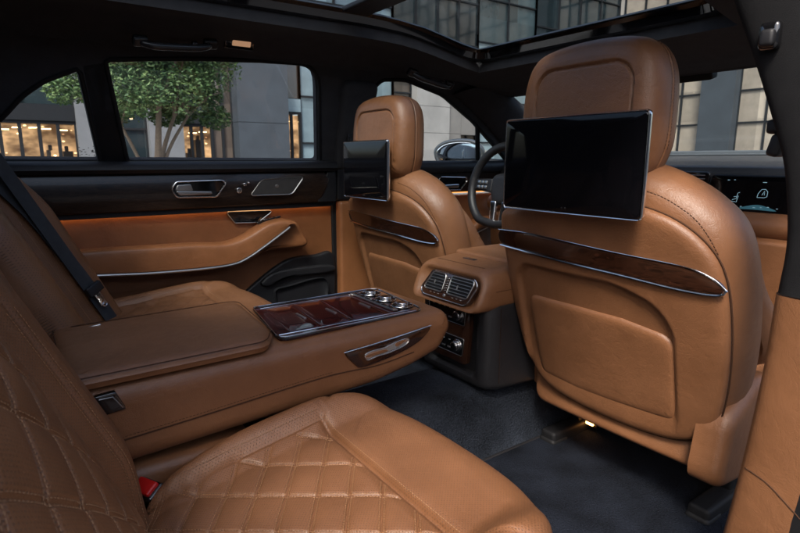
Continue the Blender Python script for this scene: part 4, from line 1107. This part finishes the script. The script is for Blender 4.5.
# ================================================================== STEERING WHEEL
wc = Vector((-.378, 1.425, .752)); Rw = Matrix.Rotation(R(-12), 3, 'X')
t = thing('steering_wheel', 'charcoal leather steering wheel with grey spoke buttons, in front of the far seat', 'steering wheel', tuple(wc))
def wp(a, r, h=0): return wc+Rw@Vector((r*math.cos(a), -h, r*math.sin(a)*.98))
b = MB(); RW = .150
tube(b, [wp(a, RW-.012*smooth01((-.8-math.sin(a))/.2)) for a in np.linspace(0, 2*math.pi, 73)[:-1]], .0155, True, 14); rim = b.obj('wheel_rim', M['black_leather'], t)
Fw = FR(wc, Rw@Vector((1, 0, 0)), Rw@Vector((0, 0, 1)))
b = MB(); pad(b, crv([(-.060, .03), (-.055, -.03), (-.03, -.06), (.03, -.06), (.055, -.03), (.060, .03), (.03, .05), (-.03, .05)], 5), Fw, rnd(.018, .05), rings=4, step=.006); b.obj('wheel_hub', M['black_leather'], t)
for sx in (-1, 1):
    b = MB(); pad(b, rpoly([(sx*.05-.0, -.022, .006), (sx*.145, -.012, .006), (sx*.145, .026, .006), (sx*.05, .030, .006)]), Fw, rnd(.006, .022), rings=3, step=.006); s = b.obj('wheel_spoke', M['black'], t)
    b = MB()
    for k in range(3):
        for j in range(2): box(b, Fw(sx*(.078+k*.018), -.004+j*.018, .002), (.013, .006, .012), .002, Rw)
    b.obj('spoke_button', M['silver'], s)
b = MB(); pad(b, rpoly([(-.030, -.138, .006), (-.010, -.138, .004), (-.014, -.05, .004), (-.045, -.05, .004)]), Fw, rnd(.004, .012), rings=3, step=.006); pad(b, rpoly([(.010, -.138, .006), (.030, -.138, .004), (.045, -.05, .004), (.014, -.05, .004)]), Fw, rnd(.004, .012), rings=3, step=.006)
b.obj('lower_spoke', M['chrome'], t)
b = MB(); tube(b, [wc+Rw@Vector((0, .02, 0)), wc+Rw@Vector((0, .30, -.0))], .035); box(b, wc+Rw@Vector((-.10, .05, .02)), (.09, .02, .016), .005); b.obj('steering_column', M['black'], t)

# floor mats, courtesy lamp
t = thing('floor_mat', 'dark navy pile mat in the near rear footwell', 'floor mat', (.40, .85, FLZ))
b = MB(); pad(b, rpoly([(-.24, -.34, .04), (.25, -.34, .04), (.25, .42, .05), (.12, .46, .06), (-.24, .46, .04)]), FR((.40, .85, FLZ+.013), (1, 0, 0), (0, 1, 0)), rnd(.005, .010), rings=6); fm = b.obj('mat_pile', M['matc'], t)
b = MB(); tube(b, [(.40+p.x, .85+p.y, FLZ+.012) for p in resamp(rpoly([(-.24, -.34, .04), (.25, -.34, .04), (.25, .42, .05), (.12, .46, .06), (-.24, .46, .04)]), .01)], .0045, True); b.obj('mat_binding', M['black_leather'], fm)
t = thing('floor_mat', 'dark navy pile mat in the far rear footwell, beyond the tunnel', 'floor mat', (-.42, .85, FLZ))
b = MB(); pad(b, rpoly([(-.25, -.34, .04), (.22, -.34, .04), (.22, .46, .05), (-.25, .46, .04)]), FR((-.42, .85, FLZ+.013), (1, 0, 0), (0, 1, 0)), rnd(.005, .010), rings=6); b.obj('mat_pile', M['matc'], t)
lp2 = (0.22, 1.176, 0.17)
t = thing('footwell_lamp', 'small lit amber lamp under the near front seat', 'lamp', lp2)
b = MB(); box(b, (lp2[0], lp2[1]+.012, lp2[2]), (.045, .02, .022), .004); b.obj('lamp_housing', M['black'], t)
b = MB(); box(b, (lp2[0], lp2[1]-.001, lp2[2]), (.022, .006, .009), .002); b.obj('lamp_lens', M['warm_lamp'], t)
# ================================================================== STREET OUTSIDE
GZ = -.45
M['asphalt'] = grainy('asphalt', (.05, .05, .052), .85, 40, .01)
M['paving'] = grainy('pavement_stone', (.16, .16, .155), .8, 8, .004)
b = MB(); b.add([(-300, -300, GZ), (300, -300, GZ), (300, 300, GZ), (-300, 300, GZ)], [(0, 1, 2, 3)]); tag(b.obj('street', M['asphalt'], smooth=False), 'asphalt street beside the car', kind='structure')
b = MB(); box(b, (-14.5, 10, GZ+.06), (15, 90, .14), .02); box(b, (-4, 36, GZ+.06), (60, 10, .136), .02); tag(b.obj('pavement', M['paving']), 'stone pavement along the buildings', kind='structure')

def stone(name, col, seam=1.5, rough=.55):
    m = mat(name, col, rough); t = NT(m); tc = t.node('ShaderNodeTexCoord')
    n = t.node('ShaderNodeTexNoise', Scale=1.2, Detail=6.0); t.link(tc.outputs['Object'], n.inputs['Vector'])
    n2 = t.node('ShaderNodeTexNoise', Scale=60.0, Detail=3.0); t.link(tc.outputs['Object'], n2.inputs['Vector'])
    s = t.math('ADD', t.math('MULTIPLY', n.outputs[0], .6), t.math('MULTIPLY', n2.outputs[0], .4))
    t.link(t.ramp(s, [(.3, tuple(x*.75 for x in col)), (.7, tuple(x*1.25 for x in col))]), t.b.inputs['Base Color'])
    t.link(t.bump(n2.outputs[0], .01), t.b.inputs['Normal']); return m
M['stone_dark'] = stone('dark_grey_stone', (.036, .046, .058))
M['stone_grey'] = stone('grey_stone', (.14, .148, .16))
M['stone_pale'] = stone('pale_stone', (.27, .26, .255))
M['frame'] = mat('dark_window_frame', (.012, .014, .017), .6, spec=.2)

def lit(name, k, scale, base=(.85, .46, .21), dark=(.10, .045, .02), bg=.3):
    m = mat(name, (.02, .02, .02), .4); t = NT(m); tc = t.node('ShaderNodeTexCoord')
    mp = t.node('ShaderNodeMapping'); mp.inputs['Scale'].default_value = (1, 1, 1.7); t.link(tc.outputs['Object'], mp.inputs['Vector'])
    n = t.node('ShaderNodeTexNoise', Scale=scale, Detail=3.0, Roughness=.7); t.link(mp.outputs[0], n.inputs['Vector'])
    v = t.node('ShaderNodeTexVoronoi', Scale=scale*3.0); t.link(mp.outputs[0], v.inputs['Vector'])
    c = t.ramp(n.outputs[0], [(.36, dark), (.50, tuple(x*.45 for x in base)), (.62, base), (.74, (1, .80, .52))])
    sp = t.math('MULTIPLY', t.math('LESS_THAN', v.outputs['Distance'], .14), 1.6)
    e = t.math('ADD', sp, bg)
    t.link(c, t.b.inputs['Emission Color']); t.link(t.math('MULTIPLY', e, k), t.b.inputs['Emission Strength']); return m
M['shop_glow'] = lit('shop_interior_glow', 1.5, .9)
M['office_glow'] = lit('office_interior_glow', .22, .55, (.55, .60, .60), (.03, .05, .06), .5)
def facade_glass(name, col, rough=.06, lamp=.0, amp=.25):
    m = mat(name, col, rough, spec=.8, coat=.6); t = NT(m); tc = t.node('ShaderNodeTexCoord')
    n = t.node('ShaderNodeTexNoise', Scale=.35, Detail=2.0); t.link(tc.outputs['Object'], n.inputs['Vector'])
    v = t.node('ShaderNodeTexVoronoi', Scale=1.3); v.feature = 'F1'; t.link(tc.outputs['Object'], v.inputs['Vector'])
    n3 = t.node('ShaderNodeTexNoise', Scale=2.2, Detail=4.0); t.link(tc.outputs['Object'], n3.inputs['Vector'])
    sn = t.node('ShaderNodeVectorMath'); sn.operation = 'SNAP'; sn.inputs[1].default_value = (1.45, 1.45, 1.75); t.link(tc.outputs['Object'], sn.inputs[0])
    wn = t.node('ShaderNodeTexWhiteNoise'); t.link(sn.outputs[0], wn.inputs['Vector'])
    s = t.math('ADD', t.math('MULTIPLY', n3.outputs[0], .4), t.math('MULTIPLY', wn.outputs[0], .6))
    t.link(t.ramp(s, [(.2, tuple(x*.6 for x in col)), (.8, tuple(x*1.45 for x in col))]), t.b.inputs['Base Color'])
    t.link(t.bump(n.outputs[0], .05, .5), t.b.inputs['Normal'])
    if lamp:
        f = t.math('MULTIPLY', t.math('LESS_THAN', v.outputs['Distance'], .09), t.math('GREATER_THAN', n3.outputs[0], .50))
        t.b.inputs['Emission Color'].default_value = (1, .72, .40, 1); t.link(t.math('MULTIPLY', f, lamp), t.b.inputs['Emission Strength'])
    return m
M['fg_dark'] = facade_glass('dark_curtain_wall_glass', (.014, .022, .026), lamp=.7)
M['fg_blue'] = facade_glass('pale_blue_curtain_glass', (.16, .22, .25), .12)
M['fg_bronze'] = facade_glass('bronze_strip_glass', (.07, .055, .045), .15, lamp=.3)
M['fg_beige'] = facade_glass('beige_sky_reflection_glass', (.34, .29, .235), .35, lamp=.45)  # beige base paints in pale sky reflected by the panes; the dots are lamps

XF = -22.0
def Y(u): 
    # street position of a bearing, used only while laying out the far facades
    return YT[u]
YT = {411: 16.81, 443: 18.913, 470: 20.831, -260: -6.044, -120: -3.195, -60: -1.78, -20: -0.759, 18: 0.275, 36: 0.788, 60: 1.497, 80: 2.112, 100: 2.749, 128: 3.68, 150: 4.447, 183: 5.659, 198: 6.237, 214: 6.872, 218: 7.034, 235: 7.738, 284: 9.913, 293: 10.338, 302: 10.772, 318: 11.565, 340: 12.703, 362: 13.901, 370: 14.353, 382: 15.046, 393: 15.7, 426: 17.774, 456: 19.819, 475: 21.202, 500: 23.136, 530: 25.647, 560: 28.394, 600: 32.485, 640: 37.161}
ZT_ = {(40, 122): 2.095, (40, 105): 2.661, (40, 75): 3.647, (90, 105): 2.741, (190, 125): 2.164, (190, 113): 2.622, (190, 132): 1.895, (292, 113): 2.818, (292, 105): 3.155, (380, 110): 3.166, (380, 100): 3.629, (425, 150): 1.306, (292, 90): 3.782, (260, 124): 2.302}
def fbox(mb, u0, u1, z0, z1, x0, x1): box(mb, ((x0+x1)/2, (YT[u0]+YT[u1])/2, (z0+z1)/2), (abs(x1-x0), abs(YT[u1]-YT[u0]), z1-z0))
def fb(mb, y0, y1, z0, z1, x0, x1): box(mb, ((x0+x1)/2, (y0+y1)/2, (z0+z1)/2), (abs(x1-x0), abs(y1-y0), z1-z0))
TOP = 26
def building(label, y0, group='buildings across the street'):
    return thing('office_building', label, 'building', (XF, y0, GZ), group)
def shop(t, y0, y1, z1, nm=4, lamps=5, z0=GZ+.1, x=XF):
    b = MB(); fb(b, y0-.6, y1+1.4, z0, z1, x-1.4, x-1.3); wn = b.obj('shop_window', M['shop_glow'], t, smooth=False)
    b = MB(); fb(b, y0, y1, z1-.02, z1+.2, x-1.4, x)
    dk = mat('dark_shop_fittings', (.05, .035, .025), .5) if not bpy.data.materials.get('dark_shop_fittings') else bpy.data.materials['dark_shop_fittings']
    b.obj('shop_ceiling', dk, wn, smooth=False)
    for k in range(int((y1-y0)/.55)):
        b = MB()
        yy = y0+.2+k*.55+random.uniform(-.1, .1); hh = random.uniform(.8, 2.0); xx = x-random.uniform(.35, .9)
        fb(b, yy, yy+random.uniform(.12, .4), z0, z0+hh, xx-.3, xx)
        if random.random() < .6: 
            box(b, (xx-.1, yy+.12, z0+hh+.09), (.16, .12, .20), .03)
        b.obj('display_stand', dk, wn, smooth=False)
    lg = bpy.data.materials.get('shop_lamp_glow') or mat('shop_lamp_glow', (.9, .7, .5), .5, emis=(1, .62, .28), es=2.6)
    for k in range(lamps):
        b = MB(); yy = y0+(y1-y0)*(k+.5)/lamps+random.uniform(-.15, .15); zz = z1-.12-random.random()*.25; fb(b, yy-.14, yy+.14, zz-.03, zz, x-1.0, x-.8); b.obj('ceiling_lamp', lg, wn, smooth=False)
    for k in range(int((y1-y0)*2.2)):
        b = MB(); yy = random.uniform(y0, y1); zz = z0+random.uniform(.25, .95)*1.0; s = random.uniform(.02, .05); fb(b, yy, yy+s, zz+.2, zz+.2+s*1.4, x-.5, x-.45); b.obj('small_lamp', lg, wn, smooth=False)
    b = MB()
    for k in range(nm+1):
        yy = y0+(y1-y0)*k/nm; fb(b, yy-.055, yy+.055, z0, z1, x-.10, x+.02)
    fb(b, y0, y1, z1-.06, z1+.05, x-.09, x+.03)
    b.obj('window_frame', M['frame'], wn, smooth=False)
    b = MB(); fb(b, y0, y1, z0, z1, x-.06, x-.05); b.obj('shop_glass', M['glass'], wn, smooth=False)
def curtain(t, y0, y1, z0, z1, m, dy, dz, x=XF, name='curtain_wall', fr=None):
    b = MB(); fb(b, y0, y1, z0, z1, x-.3, x-.08); c = b.obj(name, m, t, smooth=False)
    b = MB(); n = max(1, round((y1-y0)/dy))
    for k in range(n+1):
        yy = y0+(y1-y0)*k/n; fb(b, yy-.04, yy+.04, z0, z1, x-.08, x+.03)
    k = z0
    while k < z1: fb(b, y0, y1, k-.035, k+.035, x-.079, x+.015); k += dz
    b.obj('window_grid', fr or M['frame'], c, smooth=False)

# 1: lit shop under a dark fascia, seen through the quarter window
t = building('dark-framed building with a wide lit shopfront seen through the small quarter window', Y(-20))
shop(t, YT[-60], YT[80], ZT_[(40, 122)], nm=7, lamps=8)
b = MB(); fb(b, YT[-260], YT[-60], GZ, ZT_[(40, 122)], XF-.5, XF); b.obj('stone_base', M['stone_grey'], t, smooth=False)
b = MB(); fb(b, YT[-260], YT[80], ZT_[(40, 122)]+.05, ZT_[(40, 105)], XF-.5, XF+.10); b.obj('fascia', M['frame'], t, smooth=False)
curtain(t, YT[-260], YT[80], ZT_[(40, 105)], TOP, M['fg_dark'], 1.5, 1.9)
b = MB(); fb(b, YT[80], YT[100], GZ, TOP, XF-.5, XF+.35); b.obj('stone_pier', M['stone_grey'], t, smooth=False)
# 2: behind the tree
t = building('building behind the tree with a grey stone pier and a small lit shop doorway', Y(150))
curtain(t, YT[100], YT[150], GZ, TOP, M['fg_dark'], 1.2, 2.4)
b = MB(); fb(b, YT[150], YT[183], GZ, 6, XF-.4, XF+.45); b.obj('stone_pier', M['stone_grey'], t, smooth=False)
shop(t, YT[183], YT[214], ZT_[(190, 125)], nm=3, lamps=3)
b = MB(); fb(b, YT[183], YT[214], ZT_[(190, 125)]+.05, ZT_[(190, 113)], XF-.5, XF+.12); b.obj('door_canopy', M['frame'], t, smooth=False)
curtain(t, YT[183], YT[214], ZT_[(190, 113)], TOP, M['fg_dark'], 1.1, 2.1)
curtain(t, YT[150], YT[183], 6, TOP, M['fg_dark'], 1.1, 2.1)
curtain(t, YT[214], YT[235], GZ, TOP, M['fg_bronze'], .55, 9.0)
# 3: slab
t = building('windowless dark grey stone slab tower with faint panel joints', Y(260) if 260 in YT else Y(235))
y0, y1 = YT[235], YT[284]; zz = GZ; b = MB()
for z0, z1 in ((GZ, ZT_[(260, 124)]), (ZT_[(260, 124)]+.02, 6.2), (6.22, 10.2), (10.22, 14.2), (14.22, TOP+4)): fb(b, y0, y1, z0, z1, XF-1.5, XF+.7)
b.obj('stone_wall', M['stone_dark'], t, smooth=False)
b = MB(); fb(b, y0+.02, y1-.02, GZ, TOP+3.9, XF-1.4, XF+.68); b.obj('joint_core', M['frame'], t, smooth=False)
# 4: glass building with second shop
t = building('glass building with a narrow warm-lit shop right of the stone slab tower', Y(302))
shop(t, YT[284], YT[302], ZT_[(292, 113)], nm=2, lamps=2)
b = MB(); fb(b, YT[284], YT[302], ZT_[(292, 113)]+.05, ZT_[(292, 105)]+.25, XF-.4, XF+.06); b.obj('pale_fascia', M['fg_blue'], t, smooth=False)
curtain(t, YT[284], YT[302], ZT_[(292, 105)]+.25, TOP, M['fg_bronze'], .8, 1.6)
curtain(t, YT[302], YT[370], GZ, TOP, M['fg_blue'], 1.6, 2.0)
shop(t, YT[370], YT[393], ZT_[(380, 110)], nm=3, lamps=3)
curtain(t, YT[370], YT[393], ZT_[(380, 110)]+.2, TOP, M['fg_blue'], .9, 1.5)
# 5: pale stone
t = building('pale stone block with a low plinth, seen through the front door window above the mirror', Y(426))
curtain(t, YT[393], YT[411], GZ, 4.6, M['fg_bronze'], .8, 1.5)
def blocks(mb, y0, y1, z0, z1, x0, x1, dy, dz):
    ny = max(1, round((y1-y0)/dy)); z = z0; 
    while z < z1-.05:
        for k in range(ny): fb(mb, y0+(y1-y0)*k/ny+.008, y0+(y1-y0)*(k+1)/ny-.008, z+.008, min(z+dz, z1)-.008, x0, x1)
        z += dz
b = MB(); blocks(b, YT[411], YT[443], GZ, 4.6, XF-1, XF+.5, 1.5, 1.3); b.obj('stone_wall', M['stone_pale'], t, smooth=False)
M['stone_mid'] = stone('mid_pale_stone', (.17, .16, .155))
b = MB(); blocks(b, YT[443], YT[456], GZ, 4.6, XF-1, XF+.35, 1.7, 1.3); blocks(b, YT[456], YT[475], 2.1, 4.6, XF-1, XF+.35, 1.7, 1.3); b.obj('stone_wall', M['stone_mid'], t, smooth=False)
b = MB(); fb(b, YT[411], YT[475], GZ, 4.59, XF-1.2, XF-.7); b.obj('joint_core', M['frame'], t, smooth=False)
curtain(t, YT[456], YT[475], GZ, 2.1, M['fg_bronze'], .9, 1.0, name='lower_window')
b = MB(); fb(b, YT[411], YT[475], GZ, ZT_[(425, 150)], XF+.5, XF+1.1); b.obj('plinth', M['stone_pale'], t, smooth=False)
curtain(t, YT[393], YT[475], 4.6, TOP, M['fg_dark'], 1.3, 2.1)
# 6: far end
M['fg_blue2'] = facade_glass('teal_tower_glass', (.035, .055, .062), .10)
t = building('blue-grey glass tower at the far end of the street, beside the windscreen pillar', Y(530))
curtain(t, YT[475], YT[530], GZ, 7, M['fg_blue'], 1.8, 2.2); curtain(t, YT[475], YT[530], 7, TOP, M['fg_blue2'], 1.8, 2.2)
curtain(t, YT[530], 33.5, GZ, TOP, M['fg_dark'], 1.8, 2.2)
# front building
YF = 34.0
def ffb(mb, x0, x1, z0, z1, y0, y1): box(mb, ((x0+x1)/2, (y0+y1)/2, (z0+z1)/2), (abs(x1-x0), abs(y1-y0), z1-z0))
XT = {480: -35.304, 530: -29.561, 620: -21.582, 640: -20.117, 660: -18.741, 700: -16.228, 733: -14.363, 760: -12.959, 790: -11.512, 1000: -3.829}
t = thing('office_building', 'office facade coloured beige for the reflected sky, with lit spots and a broad dark stone column, seen through the windscreen', 'building', (XT[700], YF, GZ), 'buildings across the street')
for x0, x1 in ((XT[620]-9, XT[700]), (XT[733], XT[1000]+10)):
    b = MB(); ffb(b, x0, x1, GZ, TOP, YF+.1, YF+.5); c = b.obj('beige_facade', M['fg_beige'], t, smooth=False)
    b = MB(); n = round(abs(x1-x0)/1.45)
    for k in range(n+1): xx = x0+(x1-x0)*k/n; ffb(b, xx-.05, xx+.05, GZ, TOP, YF, YF+.1)
    zz = 1.1
    while zz < TOP: ffb(b, x0, x1, zz-.05, zz+.05, YF+.01, YF+.1); zz += 1.75
    b.obj('window_grid', M['frame'], c, smooth=False)
b = MB(); ffb(b, XT[700], XT[733], GZ, TOP+2, YF-.6, YF+.5); b.obj('stone_column', M['stone_dark'], t, smooth=False)
# buildings on the near side of the street, behind the camera (they shade and are reflected)
t = building('tall block behind the camera, only seen as a reflection', -6, 'buildings behind the camera'); t.location = (26, 5, GZ)
b = MB(); fb(b, -45, 34, GZ, 8, 22, 34); b.obj('stone_wall', M['stone_grey'], t, smooth=False)

# ---- street tree
M['leaf'] = None
def leafmat():
    m = mat('street_tree_leaf', (.05, .12, .03), .5, spec=.3); t = NT(m)
    g = t.node('ShaderNodeTexCoord'); n = t.node('ShaderNodeTexNoise', Scale=2.5, Detail=4.0); t.link(g.outputs['Object'], n.inputs['Vector'])
    w = t.node('ShaderNodeTexWhiteNoise'); t.link(g.outputs['UV'], w.inputs['Vector'])
    s = t.math('ADD', t.math('MULTIPLY', n.outputs[0], .55), t.math('MULTIPLY', w.outputs[0], .45))
    c = t.ramp(s, [(.22, (.020, .050, .020)), (.5, (.055, .115, .040)), (.78, (.165, .235, .085))]); t.link(c, t.b.inputs['Base Color'])
    t.b.inputs['Transmission Weight'].default_value = 0
    return m
M['leaf'] = leafmat()
M['bark'] = grainy('pale_bark', (.20, .155, .115), .85, 30, .01)
XTR = -11.5
tp = {(155, 165): (-11.5, 2.513, 0.727), (120, 118): (-11.5, 1.933, 1.655), (138, 112): (-11.5, 2.275, 1.787), (155, 100): (-11.5, 2.618, 2.042), (175, 112): (-11.5, 2.994, 1.82), (205, 118): (-11.5, 3.607, 1.723), (190, 112): (-11.5, 3.3, 1.835), (60, 90): (-11.5, 0.952, 2.126), (90, 60): (-11.5, 1.506, 2.716), (130, 62): (-11.5, 2.209, 2.746), (170, 60): (-11.5, 2.973, 2.857), (205, 72): (-11.5, 3.671, 2.68), (222, 100): (-11.5, 4.0, 2.122), (195, 108): (-11.5, 3.41, 1.923), (130, 98): (-11.5, 2.15, 2.053), (100, 85): (-11.5, 1.634, 2.266), (165, 95): (-11.5, 2.821, 2.153), (150, 45): (-11.5, 2.609, 3.11), (200, 50): (-11.5, 3.596, 3.118), (75, 70): (-11.5, 1.235, 2.51), (214, 90): (-11.5, 3.839, 2.321), (180, 118): (-11.5, 3.086, 1.702), (210, 122): (-11.5, 3.709, 1.643), (150, 80): (-11.5, 2.554, 2.43), (185, 85): (-11.5, 3.237, 2.382), (115, 105): (-11.5, 1.865, 1.902)}
base = Vector(tp[(155, 165)]); base.z = GZ+.1
t = thing('street_tree', 'leafy green street tree with several pale stems in front of the stone building', 'tree', tuple(base))
b = MB(); j0 = base+Vector((0, 0, 1.0))
tube(b, crv([base, base+Vector((0, .02, .5)), j0], 4, False), lambda q: .13-.03*q, seg=10)
rng = random.Random(4)
for k, (e, r) in {(120, 118): (0, .05), (155, 100): (2, .085), (175, 112): (3, .06), (190, 112): (4, .045)}.items():
    tgt = Vector(tp[k]); tgt.x += rng.uniform(-.6, .6)
    st = base+Vector((0, (tgt.y-base.y)*.06, .35+e*.1)); mid = st.lerp(tgt, .5)+Vector((rng.uniform(-.1, .1), (base.y-tgt.y)*.10, .0))
    tube(b, crv([st, mid, tgt], 6, False), lambda q, r=r: r*(1-.45*q), seg=8)
    for s in range(5):
        e2 = tgt+Vector((rng.uniform(-.8, .8), rng.uniform(-.9, .9), rng.uniform(.3, 1.3)))
        tube(b, crv([tgt-(tgt-mid)*.15, tgt.lerp(e2, .5)+Vector((0, 0, .1)), e2], 4, False), lambda q, r=r: r*.5*(1-.7*q), seg=6)
tk = b.obj('trunk', M['bark'], t)
cl = []
for k in ((60, 90), (90, 60), (130, 62), (170, 60), (205, 72), (214, 90), (195, 108), (130, 98), (100, 85), (165, 95), (150, 45), (200, 50), (75, 70), (150, 80), (185, 85), (210, 122), (180, 118), (115, 105)):
    big = k not in ((210, 122), (180, 118), (195, 108), (115, 105), (60, 90), (214, 90), (75, 70), (100, 85))
    for s in range(3 if big else 1): cl.append((Vector(tp[k])+Vector((rng.uniform(-1.1, 1.1), rng.uniform(-.15, .15), rng.uniform(-.1, .1))), (.62 if big else .36)))
for k in range(16): cl.append((Vector(tp[(150, 45)])+Vector((rng.uniform(-1.6, 1.6), rng.uniform(-2, 2), rng.uniform(-.1, 1.3))), .6))
nL = 42000; V = []; Fc = []; UV = []
for i in range(nL):
    c, r = cl[rng.randrange(len(cl))]
    d = Vector((rng.gauss(0, 1), rng.gauss(0, 1), rng.gauss(0, 1))).normalized()
    p = c+Vector((d.x, d.y, d.z*.75))*r*(rng.random()**.35)
    u = Vector((rng.gauss(0, 1), rng.gauss(0, 1), rng.gauss(0, .5))).normalized(); w = u.orthogonal().normalized()
    w = (w*math.cos(i)+u.cross(w)*math.sin(i)).normalized(); s = rng.uniform(.032, .058); n0 = u.cross(w)
    k = len(V); V += [p-u*s, p+w*s*.42+n0*s*.12, p+u*s, p-w*s*.42+n0*s*.12]; Fc.append((k, k+1, k+2, k+3)); q = (i*.013, i*.0077); UV += [q]*4
b = MB(); b.add(V, Fc, UV); b.obj('crown', M['leaf'], t, smooth=False)

# ================================================================== LIGHT, WORLD, CAMERA
SUN_EL, SUN_AZ = 50, 138          # azimuth measured from +Y (car forward) towards +X
w = bpy.data.worlds.new("World"); sc.world = w; w.use_nodes = True
nt = w.node_tree; bg = nt.nodes['Background']; sky = nt.nodes.new('ShaderNodeTexSky'); sky.sky_type = 'NISHITA'
sky.sun_disc = False; sky.sun_elevation = R(SUN_EL); sky.sun_rotation = R(SUN_AZ); sky.dust_density = 4.0; sky.air_density = 1.0
nt.links.new(sky.outputs[0], bg.inputs[0]); bg.inputs[1].default_value = .092
L = bpy.data.lights.new('sun', 'SUN'); L.energy = 1.5; L.angle = R(14); L.color = (1, .93, .84)
lo_ = bpy.data.objects.new('sun', L); COL.objects.link(lo_)
dv = Vector((math.sin(R(SUN_AZ))*math.cos(R(SUN_EL)), math.cos(R(SUN_AZ))*math.cos(R(SUN_EL)), math.sin(R(SUN_EL))))
lo_.rotation_euler = dv.to_track_quat('Z', 'Y').to_euler()
cam = bpy.data.cameras.new('camera'); co = bpy.data.objects.new('camera', cam); COL.objects.link(co); sc.camera = co
co.location = (1.03, 0, .85); cam.sensor_width = 36; cam.lens = 24.75; cam.clip_start = .02; cam.clip_end = 1000
co.rotation_euler = (R(90-11.06), 0, R(55))
cam.dof.use_dof = True; cam.dof.focus_distance = 1.15; cam.dof.aperture_fstop = 13
sc.view_settings.view_transform = 'Standard'; sc.view_settings.look = 'None'; sc.view_settings.exposure = 1.78; sc.view_settings.gamma = 1
sc.cycles.max_bounces = 8; sc.cycles.diffuse_bounces = 5; sc.cycles.transparent_max_bounces = 12
